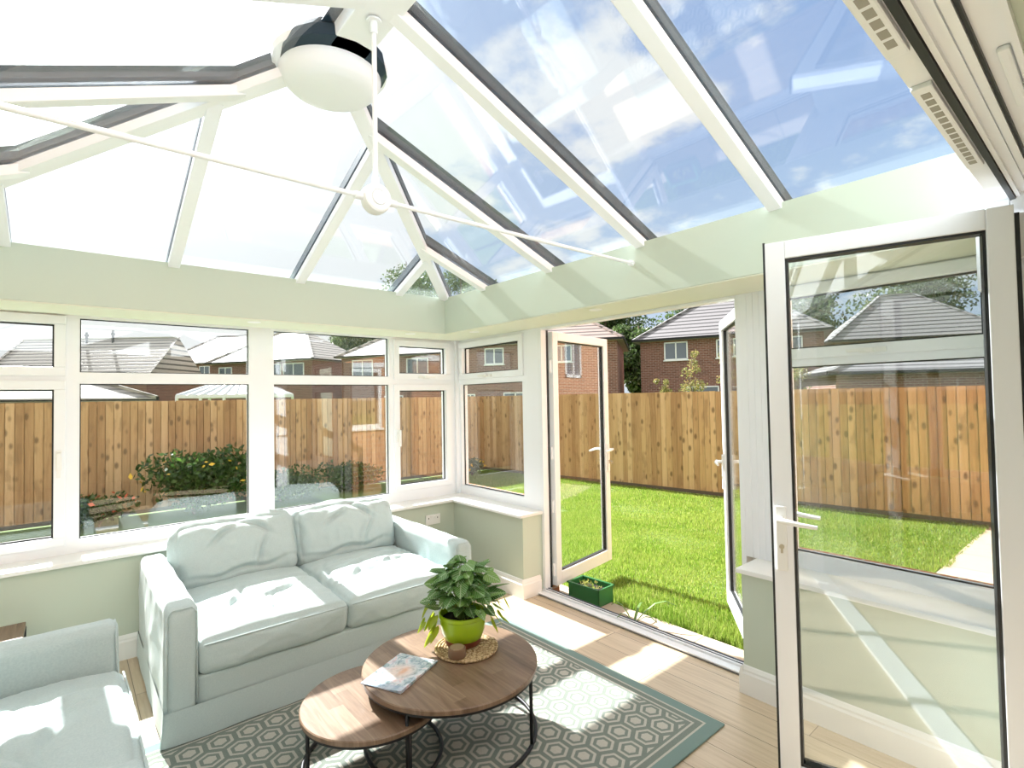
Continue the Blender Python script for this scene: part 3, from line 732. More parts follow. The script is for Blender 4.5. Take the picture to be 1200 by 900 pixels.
def sofa(name, label, W_, D_, loc, rz, seats, group=None, seedo=0):
    """origin: floor, middle of back edge; front faces -y; W_ overall width"""
    s_ = thing(name, label, 'sofa', loc, rz); AW = .13; h = W_ / 2
    # loose skirt with corner pleats
    sk_ = B(); zt_ = .162; fl = .014; N = 90
    per = []
    def side(a, b_, cnt): return [(a[0] + (b_[0] - a[0]) * t / cnt, a[1] + (b_[1] - a[1]) * t / cnt) for t in range(cnt)]
    ring = side((-h, 0), (-h, -D_), 40) + side((-h, -D_), (h, -D_), 80) + side((h, -D_), (h, 0), 40) + side((h, 0), (-h, 0), 80)
    vs = []; n_ = len(ring)
    for k, zc in enumerate((.014, .05, .10, zt_)):
        for i, (px, py) in enumerate(ring):
            t = 1 - zc / zt_; ox = (px / h) * fl * .35 * t + .004 * t * math.sin(i * .55) * (1 if abs(py + D_) < .01 else .4); oy = (-fl * t - .004 * t * math.sin(i * .4 + 1)) if py < -D_ + .01 else 0
            cr = min(abs(abs(px) - h) + abs(py + D_), 1); pin = -.012 * math.exp(-(cr / .02) ** 2) * t
            vs.append((px + math.copysign(.007, px) + ox + math.copysign(pin, px), py - (.013 if py < -D_ + .01 else 0) + oy - pin, zc))
    fs = [(k * n_ + i, k * n_ + (i + 1) % n_, (k + 1) * n_ + (i + 1) % n_, (k + 1) * n_ + i) for k in range(3) for i in range(n_)]
    sk_.add(vs, fs); so_ = sk_.build('skirt', fabric, s_, smooth='all', fix=True)
    # base between the arms
    xform(rblock(-h + AW - .01, h - AW + .01, -D_ - .002, -.02, .10, .285, .02, .003, 24, 3), (0, 0, 0)).build('base', fabric, s_, smooth='all')
    for sg in (-1, 1):
        a0, a1 = sorted((sg * h, sg * (h - AW)))
        ab = rblock(a0, a1, -D_, -.0, .10, .615, .034, .005, 36, 5 + sg + seedo)
        ab.v = [(x_ + sg * .004 * (1 - z_ / .6), y_ - .012 * max(0, 1 - z_ / .6) * (1 if y_ < -D_ / 2 else 0), z_) for x_, y_, z_ in ab.v]
        ab.build('arm', fabric, s_, smooth='all')
        # piping down the arm front
        xa, xb = a0 + .006, a1 - .006
        B().tube([(xa, -D_ - .002, .17), (xa - .002, -D_ + .0, .4), (xa, -D_ + .006, .58), (xa + .02, -D_ + .006, .607), (xb - .02, -D_ + .006, .607), (xb, -D_ + .006, .58), (xb, -D_ - .002, .17)], .004, 6).build('piping', fabric, s_, smooth='all')
    rblock(-h + AW - .01, h - AW + .01, -.2, -.0, .15, .60, .04, .004, 24, 9).build('back', fabric, s_, smooth='all')
    cw = (W_ - 2 * AW) / seats
    for k in range(seats):
        xc = -h + AW + cw * (k + .5)
        fo = [(-.12, -.12, 1.15, .14, .014, .014), (.10, -.16, .55, .12, .012, .016), (.02, -.30, 1.35, .10, .012, .012), (-.22, -.2, 1.9, .12, .014, .010), (.2, .05, .2, .15, .016, .010)] if (k + seedo) % 2 == 0 else [(-.1, .02, .15, .2, .014, .014), (.08, -.08, -.12, .18, .013, .014), (-.18, -.16, .5, .12, .012, .013), (.2, -.22, 2.0, .1, .012, .010), (-.05, .13, .1, .3, .02, .010), (.12, .05, .3, .22, .016, .010), (0, -.2, -.2, .25, .018, .009), (-.3, 0, 1.3, .2, .016, .009), (.3, -.1, 1.7, .2, .015, .009)]
        c_ = soft(cw - .006, D_ - .17, .165, .035, .055, .007, k + 1 + seedo * 5, 64, folds=fo)
        xform(c_, (xc, -.17 - (D_ - .17) / 2 - .012, .275)).build('seat_cushion', fabric, s_, smooth='all')
        zz_ = .275 + .165 - .03
        B().tube([(xc - cw / 2 + .02, -D_ - .017, zz_ + .012), (xc - cw / 4, -D_ - .024, zz_ + .016), (xc + cw / 4, -D_ - .024, zz_ + .016), (xc + cw / 2 - .02, -D_ - .017, zz_ + .012)], .0035, 6).build('piping', fabric, s_, smooth='all')
        fo2 = [(-.1, .10, .6, .08, .014, .016), (.1, .12, -.5, .09, .014, .016), (0, -.12, .05, .25, .012, .012), (.12, -.02, 1.2, .1, .012, .014)]
        bc = soft(cw - .01, .40, .18, .075, .055, .012, k + 11 + seedo * 5, 60, dirw=(5, 4, 6), folds=fo2)
        xform(bc, (xc, -.155, .572), (R(72), 0, R((-1) ** k * 1.5))).build('back_cushion', fabric, s_, smooth='all')
    return s_
sofa('sofa', 'two-seat duck-egg fabric sofa standing under the windows, facing the coffee tables', 1.70, 1.14, (-1.752, -.29, 0), 0, 2)
ac = sofa('armchair', 'duck-egg fabric armchair cut off by the lower left corner of the photo', 1.32, 1.0, (-3.775, -1.99, 0), R(90), 1, seedo=1)
ac['category'] = 'armchair'

# coffee tables
def table(label, loc, r, h, rz=0, tilt=.6):
    t = thing('coffee_table', label, 'coffee table', loc, rz, group='nesting coffee tables')
    B().lathe([(.0001, h - .024), (r - .006, h - .024), (r, h - .020), (r, h - .004), (r - .004, h), (.0001, h)], seg=96).build('tabletop', wal, t, smooth=True)
    b = B().lathe([(r - .02, h - .034), (r - .006, h - .034), (r - .006, h - .0242), (r - .02, h - .0242), (r - .02, h - .034)], seg=72); b.build('top_rim', blackm, t)
    rb = r - .012
    B().tube([(rb * math.cos(a), rb * math.sin(a), .009) for a in [2 * math.pi * k / 72 for k in range(72)]], .009, 8, closed=True).build('base_ring', blackm, t, smooth='all')
    for k in range(4):
        a = R(tilt + k * 90); B().tube([(rb * math.cos(a), rb * math.sin(a), .01), (rb * math.cos(a), rb * math.sin(a), h - .03)], .008, 8).build('leg', blackm, t, smooth='all')
    return t
table('larger round coffee table with a dark wood top, holding the potted plant', (-1.573, -2.185, .012), .402, .323, 0, 30)
table('smaller round coffee table with a dark wood top, tucked under the larger one', (-1.92, -2.10, .012), .302, .248, 0, 3)
# small side table behind the armchair
stt = thing('side_table', 'dark wood side table half hidden behind the armchair by the window wall', 'side table', (-3.33, -.56, 0))
B().box(-.22, .22, -.2, .2, .36, .385).build('tabletop', wal, stt, bevel=.003)
for sx in (-1, 1):
    for sy in (-1, 1): B().box(sx * .21 - .012, sx * .21 + .012, sy * .19 - .012, sy * .19 + .012, 0, .36).build('leg', blackm, stt)
B().box(-.2, .2, -.185, -.17, .31, .36).build('apron', blackm, stt)

# rug
rg = B().box(-1.204, 1.204, -.82, .82, 0, .009).build('rug', rugm, None, bevel=.003)
rg.location = (-1.796, -2.18, .001); tag(rg, 'grey-green rug with a hexagon pattern lying under the coffee tables', 'rug')

# things on the table -------------------------------------------------
TZ = .3352
# woven mat
strawm = M('straw_braid', rough=.9); v = strawm.co('Object'); x, y, z = strawm.xyz(v)
strawm.base(strawm.mix(strawm.noise(v, 90, 3).ss(.4, .6), (.30, .19, .09), (.62, .47, .28)))
mat_ = thing('placemat', 'round braided straw placemat under the potted plant', 'placemat', (-1.46, -2.145, TZ))
b = B(); rr = .012; turns = 10
pts = []
for i in range(turns * 40):
    a = i / 40 * 2 * math.pi; r_ = .008 + .0145 * i / 40 * 1.0
    pts.append((r_ * 1.0 * math.cos(a), r_ * 1.0 * math.sin(a), .0095 + .0016 * math.sin(a * 23 + (i // 40) * 2)))
b.tube(pts, .0070, 6); mo = b.build('braid', strawm, mat_, smooth='all')
b = B()
for i in range(1, turns):   # little plait lumps
    r_ = .012 + .0145 * i; nn = int(2 * math.pi * r_ / .013)
    for k in range(nn):
        a = 2 * math.pi * k / nn + i; b.ico((r_ * math.cos(a), r_ * math.sin(a), .0135), .0062, 1, (1, 1, .6))
b.build('plait', strawm, mat_, smooth='all')
# pot: green plastic outer pot on a terracotta foot
greenp = M('lime_plastic', (.36, .55, .015), .22, 0, .6); greenp.b.inputs['Subsurface Weight'].default_value = .0
terra = M('terracotta', (.22, .055, .02), .6); soil = M('soil', (.018, .012, .008), 1)
pt = thing('potted_plant', 'leafy green arrowhead plant in a lime green pot on the larger coffee table', 'potted plant', (-1.452, -2.112, TZ + .018)); pt.scale = (1.13, 1.13, 1.13)
B().lathe([(.0001, 0), (.070, 0), (.076, .006), (.080, .03), (.0001, .03)], seg=40).build('saucer', terra, pt, smooth=True)
B().lathe([(.068, .018), (.083, .030), (.094, .06), (.099, .095), (.098, .115), (.104, .119), (.104, .134), (.098, .135), (.093, .118), (.092, .10)], seg=56).build('pot', greenp, pt, smooth=True)
B().lathe([(.0001, .105), (.05, .112), (.092, .105), (.092, .1), (.0001, .1)], seg=30).build('soil', soil, pt)
# leaves: arrow shaped, veined
lm = M('arrowhead_leaf'); v = lm.co('UV'); u_, v_, _ = lm.xyz(v); rI = lm.rnd()
au = u_.abs()
mid = au.lt(.035); vein = ((v_ * 6.0 - au * 5.0).mod(1.0) - .5).abs().lt(.10) * au.lt(.40)
nz = lm.noise(lm.comb(u_ * 4, v_ * 4, rI * 9), 3, 3)
base_ = lm.ramp(rI, (0, (.045, .15, .03)), (.55, (.10, .26, .045)), (1, (.20, .38, .06)))
base_ = lm.mix(nz.ss(.4, .7) * .5, base_, (.17, .32, .10))
base_ = lm.mix((mid.max(vein) * .7).clamp(), base_, (.48, .60, .38))
leafy(lm, base_, .35)
ly = M('backlit_leaf'); r0 = ly.rnd(); leafy(ly, ly.ramp(r0, (0, (.38, .50, .03)), (1, (.62, .68, .06))), .55)  # yellow-green glow of backlit leaves put into the colour
def leafmesh(specs, name, mat, parent):
    vs, fs, uvs = [], [], []
    half = [(0, 0, 0), (.22, -.20, -.02), (.40, -.10, -.07), (.47, .12, -.09), (.42, .38, -.08), (.28, .68, -.08), (.12, .90, -.10), (0, 1.0, -.13)]
    for (P, dr, upv, s_) in specs:
        dr = Vector(dr).normalized(); sd = dr.cross(Vector(upv)).normalized(); up = sd.cross(dr).normalized(); P = Vector(P)
        k = len(vs)
        mids = [(0, t, -.12 * t * t + .03) for t in (0, .12, .35, .6, .82, 1.0)]
        pts_ = [(0, 0, 0.0)] + [(0, t, -.10 * t * t) for t in (.15, .35, .6, .85)] + [(0, 1.0, -.13)]
        R_ = half[1:7]
        allp = pts_ + R_ + [(-a, b__, c__) for a, b__, c__ in R_]
        for a, b__, c__ in allp:
            vs.append(tuple(P + (sd * a + dr * b__ + up * (c__ + .0)) * s_)); uvs.append((a, b__))
        for side_, o_ in ((0, 6), (1, 12)):
            F_ = [(0, o_, o_ + 1), (0, o_ + 1, o_ + 2, 1), (1, o_ + 2, 2), (2, o_ + 2, o_ + 3), (2, o_ + 3, 3), (3, o_ + 3, o_ + 4), (3, o_ + 4, 4), (4, o_ + 4, o_ + 5), (4, o_ + 5, 5)]
            for f in F_:
                f = tuple(k + i for i in f); fs.append(f if side_ else f[::-1])
    me = bpy.data.meshes.new(name); me.from_pydata(vs, [], fs); ul = me.uv_layers.new(name='UVMap')
    for l in me.loops: ul.data[l.index].uv = uvs[l.vertex_index]
    me.shade_smooth(); me.materials.append(mat.m); o = bpy.data.objects.new(name, me); COL.objects.link(o); o.parent = parent; return o
rs = random.Random(5); sp = []; st_ = B()
for i in range(150):
    a = rs.uniform(0, 2 * math.pi); e_ = math.asin(rs.uniform(-.25, 1)); rad = rs.uniform(.62, 1.0)
    P = Vector((.165 * math.cos(a) * math.cos(e_) * rad, .165 * math.sin(a) * math.cos(e_) * rad, .20 + .17 * math.sin(e_) * rad))
    dr = Vector((math.cos(a) * 1.0, math.sin(a) * 1.0, rs.uniform(-.55, .5) - .1)); s0 = rs.uniform(.045, .075)
    base0 = Vector((rs.uniform(-.03, .03), rs.uniform(-.03, .03), .108))
    P2 = P - dr.normalized() * s0 * .3
    sp.append((P2, dr, (math.cos(a) * .4 + rs.uniform(-.7, .7), math.sin(a) * .4 + rs.uniform(-.7, .7), 1), s0))
    if i % 2 == 0: st_.tube([base0, base0.lerp(P2, .5) + Vector((0, 0, .03)), P2], .0022, 5)
leafmesh(sp, 'foliage', lm, pt); st_.build('stems', M('stem_green', (.16, .26, .06), .5), pt)
sp = []
for (cx_, cy_) in ((-.13, .06), (-.115, .075), (-.14, .04), (.115, -.06), (.13, -.075), (.15, -.085), (.10, -.085), (-.10, .10), (.14, -.05), (-.145, .07), (-.12, .03), (-.15, .08), (-.12, .09), (-.13, .02), (-.11, .05), (.16, -.10), (.12, -.10), (-.16, .06)):
    a = math.atan2(cy_, cx_); zz_ = rs.uniform(.05, .19)
    sp.append(((cx_, cy_, zz_), (math.cos(a) * .5, math.sin(a) * .5, -1 + rs.uniform(-.2, .6)), (math.cos(a), math.sin(a), .6), rs.uniform(.05, .075)))
leafmesh(sp, 'backlit_leaves', ly, pt)
# little wooden candle block
ws = thing('tealight_holder', 'small round wooden tealight holder in front of the plant pot', 'candle holder', (-1.556, -2.212, TZ + .0185)); ws.scale = (1.25, 1.25, 1.25)
B().lathe([(.0001, 0), (.031, 0), (.033, .004), (.033, .030), (.031, .033), (.0001, .033)], seg=32).build('block', M('weathered_wood', (.22, .13, .075), .8), ws, smooth=True)
B().lathe([(.0001, .033), (.026, .033), (.026, .036), (.0001, .036)], seg=28).build('lid', M('sawn_wood', (.36, .26, .16), .8), ws, smooth=True)
# magazine
mg = M('magazine_cover', rough=.25); v = mg.co('Object'); x, y, z = mg.xyz(v)
n1_ = mg.noise(v, 14, 4, .6, 1.5); n2_ = mg.noise(v, 55, 3, .6)
cov = mg.ramp(n1_, (.30, (.05, .09, .07)), (.42, (.35, .45, .50)), (.52, (.66, .70, .74)), (.62, (.74, .55, .58)), (.75, (.25, .35, .12)))
cov = mg.mix(n2_.ss(.5, .62) * .35, cov, (.14, .2, .33))
rad = (x * x + (y - .0) * (y - .0)).pow(.5)
cov = mg.mix(rad.ss(.09, .03) * .75, cov, (.80, .62, .54)); cov = mg.mix((y - .0).lt(-.105) * .5, cov, (.30, .38, .52)); cov = mg.mix((((x - .01) * (x - .01) * 4.0 + (y - .01) * (y - .01)).pow(.5) + n1_ * .05).ss(.075, .035) * .7, cov, (.72, .36, .20))
mg.base(cov)
mz = thing('magazine', 'glossy magazine lying open side down on the larger coffee table', 'magazine', (-1.805, -2.132, TZ), R(-64.2))
mz['label'] = 'glossy magazine with a floral cover overhanging the edge of the larger coffee table'
vs = []; nx, ny = 12, 16; Wm, Hm = .105, .143
for k in (0, 1):
    for j in range(ny + 1):
        for i in range(nx + 1):
            u = -1 + 2 * i / nx; v__ = -1 + 2 * j / ny; lift = .006 * max(0, u) ** 2 * (1 - .5 * v__) 
            vs.append((u * Wm, v__ * Hm, .001 + lift * k + (.004 * k)))
n_ = (nx + 1) * (ny + 1); fs = []
for j in range(ny):
    for i in range(nx):
        a = j * (nx + 1) + i; fs.append((a + n_, a + 1 + n_, a + nx + 2 + n_, a + nx + 1 + n_)); fs.append((a, a + nx + 1, a + nx + 2, a + 1))
rim = [j * (nx + 1) for j in range(ny + 1)] + [ny * (nx + 1) + i for i in range(1, nx + 1)] + [j * (nx + 1) + nx for j in range(ny - 1, -1, -1)] + list(range(nx - 1, 0, -1))
for a, c_ in zip(rim, rim[1:] + rim[:1]): fs.append((a, c_, c_ + n_, a + n_))
B().add(vs, fs).build('cover', mg, mz)
B().box(-.1, .1, -.138, .138, .0002, .0034).build('pages', M('paper', (.7, .68, .62), .7), mz)

# ================================================================== GARDEN
GG = -.15
struct('ground', B().box(-80, 120, -60, 150, -.4, GG - .02), lawn_m)
struct('patio', B().box(-.008, .285, -2.9, -1.2, -.12, -.05).box(.155, .285, -4.0, -2.9, -.12, -.05).box(.155, .285, -1.2, .1, -.12, -.05), paving)
struct('path', B().prism([(2.3, -4.1), (2.3, -3.0), (3.2, -3.05), (5.8, -3.08), (5.8, -4.2)], 2, GG - .06, GG - .004), paving)
gz = lambda x: GG + .085 * np.clip(1 - (np.asarray(x) - .27) / 2.0, 0, 1)
lb = B()
for (xa, xb) in ((.27, .8), (.8, 1.5), (1.5, 2.27)):
    for (ya, yb) in ((-4.1, -2.95), (-2.95, 5.72)):
        za, zb2 = float(gz(xa)) - .012, float(gz(xb)) - .012
        lb.add([(xa, ya, za), (xb, ya, zb2), (xb, yb, zb2), (xa, yb, za)], [(0, 1, 2, 3)])
lb.add([(2.27, -3.0, GG - .012), (3.2, -3.05, GG - .012), (5.8, -3.08, GG - .012), (4.75, 5.72, GG - .012), (2.27, 5.72, GG - .012)], [(0, 1, 2, 3, 4)])
lb.add([(-6, .3, GG - .012), (.27, .3, GG - .012), (.27, 5.72, GG - .012), (-6, 5.72, GG - .012)], [(0, 1, 2, 3)])
struct('lawn', lb, lawn_m)
# blades
def blades(N, poly_ok, xr, yr, hmin, hmax, rng, wmul=1):
    P = np.column_stack([rng.uniform(*xr, N), rng.uniform(*yr, N)]); P = P[poly_ok(P[:, 0], P[:, 1])]; n_ = len(P)
    h_ = rng.uniform(hmin, hmax, n_) * (0.8 + .4 * np.sin(P[:, 0] * 3.1) * np.sin(P[:, 1] * 2.3)); a = rng.uniform(0, 2 * np.pi, n_); wd = rng.uniform(.0025, .005, n_) * wmul
    ln = rng.uniform(0, .55, n_) * h_; la = rng.uniform(0, 2 * np.pi, n_)
    co = np.zeros((n_, 3, 3)); dx = np.cos(a) * wd; dy = np.sin(a) * wd
    co[:, 0, 0] = P[:, 0] - dx; co[:, 0, 1] = P[:, 1] - dy; co[:, 1, 0] = P[:, 0] + dx; co[:, 1, 1] = P[:, 1] + dy
    co[:, 2, 0] = P[:, 0] + np.cos(la) * ln; co[:, 2, 1] = P[:, 1] + np.sin(la) * ln
    g0 = gz(P[:, 0]) - .013; co[:, 0, 2] = g0; co[:, 1, 2] = g0; co[:, 2, 2] = g0 + h_
    return co
rng = np.random.default_rng(3)
ok = lambda x, y: (x > .29 + .03 * np.sin(y * 7) + .02 * np.sin(y * 19)) & (x < 5.42 - .121 * y) & (y < 5.6) & (y > -2.92 - .05 * (x - .4) - .03 * np.sin(x * 9))
co = np.concatenate([blades(130000, ok, (.28, 3.0), (-3.1, 1.2), .02, .055, rng), blades(150000, ok, (2.8, 5.9), (-3.1, 5.6), .02, .055, rng, 1.5), blades(9000, ok, (.28, .5), (-2.9, 1), .05, .09, rng, 1.2)])
g_ = npmesh('lawn_grass', co, 3, blade_m, kind='stuff'); tag(g_, 'bright green lawn grass between the doors and the fence', 'grass')

# fences (feather-edge boards, gravel board, posts)
def fence(P, Q, label, h=1.755, posts=5):
    P, Q = Vector(P), Vector(Q); L = (Q - P).length; ang = math.atan2(Q.y - P.y, Q.x - P.x)
    f = thing('garden_fence', label, 'fence', (P.x, P.y, GG), ang, group='timber garden fences'); rr_ = random.Random(int(L * 100))
    n_ = int(L / .1); b = B(); per = 18; panels = []
    for i in range(n_):
        x0 = i * .1; dz = rr_.uniform(-.004, .004)
        b.add([(x0, -.022, .06), (x0 + .094, -.012, .06), (x0 + .094, -.001, .06), (x0, -.001, .06), (x0, -.022, h + dz), (x0 + .094, -.012, h + dz), (x0 + .094, -.001, h + dz), (x0, -.001, h + dz)],
              [(0, 1, 5, 4), (1, 2, 6, 5), (2, 3, 7, 6), (3, 0, 4, 7), (4, 5, 6, 7), (3, 2, 1, 0)])
        b.box(x0, x0 + .1, .014, .02, .06, h - .02)
        if (i + 1) % per == 0 or i == n_ - 1: b.build('board_panel', fence_m, f); b = B()
    B().box(0, L, -.022, .012, .0, .059).build('gravel_board', gravel_m, f)
    for z_ in (.3, .9, 1.5):
        B().box(0, L, .021, .05, z_, z_ + .07).build('rail', fence_m, f)
    for k in range(posts + 1): B().box(L * k / posts - .045, L * k / posts + .045, .05, .13, 0, h - .03).build('post', fence_m, f)
    return f
fence((4.72, 5.8, 0), (5.905, -4.0, 0), 'timber feather-edge fence at the end of the lawn, seen through the open doors')
fence((-7.5, 5.8, 0), (4.72, 5.8, 0), 'timber feather-edge fence seen through the windows above the sofa', posts=7)

# planter box outside the door
pl = thing('planter', 'green plastic planter box on the paving just outside the open door', 'planter', (.215, -1.47, -.05), R(3))
g2 = M('green_plastic', (.03, .16, .05), .35)
b = B(); b.box(-.09, .09, -.15, -.142, 0, .13).box(-.09, .09, .142, .15, 0, .13).box(-.09, -.082, -.15, .15, 0, .13).box(.082, .09, -.15, .15, 0, .13).box(-.09, .09, -.15, .15, 0, .01)
b.box(-.1, .1, -.16, -.148, .12, .132).box(-.1, .1, .148, .16, .12, .132).box(-.1, -.088, -.16, .16, .12, .132).box(.088, .1, -.16, .16, .12, .132)
b.build('trough', g2, pl); B().box(-.082, .082, -.142, .142, .01, .09).build('compost', soil, pl)
def leaves_cloud(N, c, rx, ry, rz_, size, rng, shell=.35, flat=0):
    d_ = rng.normal(size=(N, 3)); d_ /= np.linalg.norm(d_, axis=1)[:, None]; rad_ = rng.uniform(shell, 1, N) ** .6
    P = d_ * rad_[:, None] * np.array([rx, ry, rz_]) + np.array(c)
    u = rng.normal(size=(N, 3)); u /= np.linalg.norm(u, axis=1)[:, None]; t_ = rng.normal(size=(N, 3)); v_ = np.cross(u, t_); v_ /= np.linalg.norm(v_, axis=1)[:, None]
    s1 = rng.uniform(.5, 1, N)[:, None] * size; s2 = s1 * .55
    return np.stack([P - u * s1, P - v_ * s2, P + u * s1, P + v_ * s2], axis=1)
npmesh('seedlings', leaves_cloud(60, (0, 0, .12), .06, .11, .03, .018, rng), 4, leafmat('seedling_leaf', (.25, .35, .08), (.45, .42, .12)), pl)
# strap leaved weed
wd_ = thing('strappy_plant', 'strappy dark green plant growing at the threshold of the open doors', 'plant', (.08, -1.98, -.05))
for (a, ln, ht) in ((.3, .22, .10), (1.9, .16, .14), (-.8, .30, .17), (2.9, .14, .10), (-1.6, .2, .1)):
    b = B(); 
    pts = [(math.cos(a) * ln * t, math.sin(a) * ln * t, ht * math.sin(t * 2.2)) for t in (0, .25, .5, .75, 1)]
    vs = []; pa = Vector((-math.sin(a), math.cos(a), 0))
    for t, p in zip((.5, 1, .9, .6, .05), pts): vs += [Vector(p) - pa * .010 * t, Vector(p) + pa * .010 * t + Vector((0, 0, .001)), Vector(p) + Vector((0, 0, -.004))]
    fs = []
    for i in range(4): fs += [(i * 3, i * 3 + 1, i * 3 + 4, i * 3 + 3), (i * 3 + 1, i * 3 + 2, i * 3 + 5, i * 3 + 4), (i * 3 + 2, i * 3, i * 3 + 3, i * 3 + 5)]
    b.add(vs, fs).build('leaf', M('strap_leaf', (.12, .22, .05), .5), wd_)

def shrub(label, loc, r_, h, N, size, mat, flowers=None, name='shrub'):
    t = thing(name, label, 'shrub', (*loc, GG)); rg_ = np.random.default_rng(int(abs(loc[0]) * 100) + N)
    parts_ = []
    for k in range(9):
        a = rg_.uniform(0, 6.28); q = rg_.uniform(0, .6)
        parts_.append(leaves_cloud(N // 9, (math.cos(a) * r_ * q, math.sin(a) * r_ * q * .6, h * rg_.uniform(.35, .7)), r_ * .5, r_ * .4, h * .33, size, rg_, .2))
    npmesh('foliage', np.concatenate(parts_), 4, mat, t)
    b = B()
    for k in range(5): b.tube([(0, 0, 0), (rg_.uniform(-.3, .3) * r_, rg_.uniform(-.2, .2) * r_, h * .6)], .012, 6)
    b.build('stem', bark, t)
    if flowers: npmesh('blossom', leaves_cloud(26, (0, -r_ * .25, h * .6), r_ * .9, r_ * .3, h * .3, .05, rg_, .8), 4, flowers, t)
    return t
yel = M('yellow_petals', (.75, .50, .05), .6); red = M('red_petals', (.6, .12, .06), .6)
shrub('dark green shrub with a few yellow flowers by the fence, through the middle window pane', (-1.45, 5.1), 1.0, 1.05, 4200, .055, leaf_bush, yel)
shrub('low dark shrub by the fence, through the pane above the left sofa cushion', (-.15, 5.2), .8, .62, 2200, .05, leaf_bush)
shrub('low dark green shrub by the fence, through the pane left of the casement', (1.1, 5.15), .7, .62, 2000, .05, leaf_bush)
shrub('leafy shrub with orange flowers by the fence, far left window', (-2.6, 5.1), .5, .55, 1500, .045, leaf_bush, red)
shrub('small yellow-flowered plant against the fence, through the corner window', (3.9, 5.2), .35, .4, 900, .04, leafmat('lavender_leaf', (.14, .19, .13), (.22, .28, .20)), yel)

# ---------------------------------------------------------------- neighbouring houses
def house(label, Pa, Pb, depth, ze, zr, mat, rmat, wins=(), gable=False, oh=.35, hipl=1, hipr=1, name='house', vents=()):
    """Pa -> Pb: the wall facing us, left to right as we look at it; roof ridge parallel to it"""
    Pa, Pb = Vector(Pa), Vector(Pb); L = (Pb - Pa).length; ang = math.atan2(Pb.y - Pa.y, Pb.x - Pa.x)
    h_ = thing(name, label, 'house', (Pa.x, Pa.y, GG - .1), ang, group='neighbouring houses'); D = depth
    # local: x along wall, y away from us is +y (left of direction)
    ze_, zr_ = ze - GG + .1, zr - GG + .1
    B().box(0, L, 0, D, 0, ze_).build('wall', mat, h_)
    gt_ = .1 if name != 'outbuilding' else .02; run = min(D / 2, L / 2); hl = run if hipl else -0.0; hr = run if hipr else 0
    x0, x1, y0, y1 = -oh, L + oh, -oh, D + oh; r0 = (x0 + (hl + oh if hipl else 0), D / 2, zr_); r1 = (x1 - (hr + oh if hipr else 0), D / 2, zr_); zo_ = ze_ - .08
    b = B(); b.add([(x0, y0, zo_), (x1, y0, zo_), (x1, y1, zo_), (x0, y1, zo_), r0, r1, (x0, y0, zo_ + .1), (x1, y0, zo_ + .1), (x1, y1, zo_ + .1), (x0, y1, zo_ + .1)],
                   [(3, 2, 1, 0), (0, 1, 7, 6), (1, 2, 8, 7), (2, 3, 9, 8), (3, 0, 6, 9), (6, 7, 5, 4), (8, 9, 4, 5), (7, 8, 5), (9, 6, 4)])
    ro = b.build('roof', rmat, h_)
    B().box(x0 - .05, x1 + .05, y0 - gt_, y0 - .01, zo_ + .02, zo_ + .04 + gt_).box(x0 - .1, x0 - .01, y0, y1, zo_ + .02, zo_ + .14).box(x1 + .01, x1 + .1, y0, y1, zo_ + .02, zo_ + .14).build('gutter', blackm, h_)
    b = B().bar(r0, r1, .22, .0, .09).bar((x0, y0, zo_ + .1), r0, .2, -.02, .08).bar((x1, y0, zo_ + .1), r1, .2, -.02, .08); b.build('ridge_tiles', rmat, ro)
    for (u0, u1, z0, z1) in wins:
        z0 += -GG + .1; z1 += -GG + .1; f = .07
        b = B().box(u0, u1, -.06, .02, z0, z0 + f).box(u0, u1, -.06, .02, z1 - f, z1).box(u0, u0 + f, -.06, .02, z0, z1).box(u1 - f, u1, -.06, .02, z0, z1)
        mid_ = (u0 + u1) / 2; b.box(mid_ - f / 2, mid_ + f / 2, -.06, .02, z0, z1)
        wo = b.build('window', upvc, h_); B().box(u0 + f, u1 - f, -.02, .0, z0 + f, z1 - f).build('pane', farglass, wo)
        B().box(u0 - .05, u1 + .05, -.1, .02, z0 - .06, z0).build('sill', upvc, wo)
    for (u, hh) in vents:
        b = B(); yv = -oh + (D / 2 + oh) * .9; b.tube([(u, yv, zo_ + (zr_ - zo_) * .9 - .1), (u, yv, zo_ + (zr_ - zo_) * .9 + hh)], .09, 8); b.tube([(u, yv, zo_ + (zr_ - zo_) * .9 + hh * .6), (u, yv, zo_ + (zr_ - zo_) * .9 + hh * .8)], .15, 8); b.build('roof_vent', blackm, ro)
    return h_
house('red brick house with a brown tiled roof seen beyond the left open door leaf', (15.8, 22.2, 0), (21.1, 14.66, 0), 8.0, 4.85, 7.7, brick, tile_pink, [(1.25, 2.46, 3.62, 4.62), (2.4, 3.9, .9, 1.9), (-.0, .6, .9, 1.85), (5.4, 6.6, 3.62, 4.62)], hipl=1, hipr=1)
house('red brick house with grey tiled roof seen straight through the open doorway', (23.5, 14.8, 0), (27.2, 5.96, 0), 8.5, 4.85, 8.2, brick, tile_grey, [(1.41, 2.75, 3.62, 4.68), (4.3, 5.5, 3.62, 4.68), (7.5, 8.6, 3.5, 4.6), (2.6, 4.4, .9, 2.05), (5.0, 6.3, .9, 2.0)])
house('brick house with a broad grey hipped roof seen through the open bifold leaf', (34.9, 7.95, 0), (39.3, .2, 0), 7, 4.85, 8.1, brick, tile_grey)
house('low brick garage with a grey tiled roof behind the fence, through the bifold leaf', (21.7, 3.7, 0), (26.3, -2.8, 0), 5, 2.35, 3.5, brick, tile_grey, name='garage')
house('brick house with pale sunlit roof seen in the pane beside the corner casement', (12.85, 34.2, 0), (17.9, 27.4, 0), 8, 4.85, 7.6, brick, tile_pale, [(.9, 2.6, 3.3, 4.6), (5.3, 7.0, 3.3, 4.6), (3.5, 5, .9, 1.9)], hipr=0)
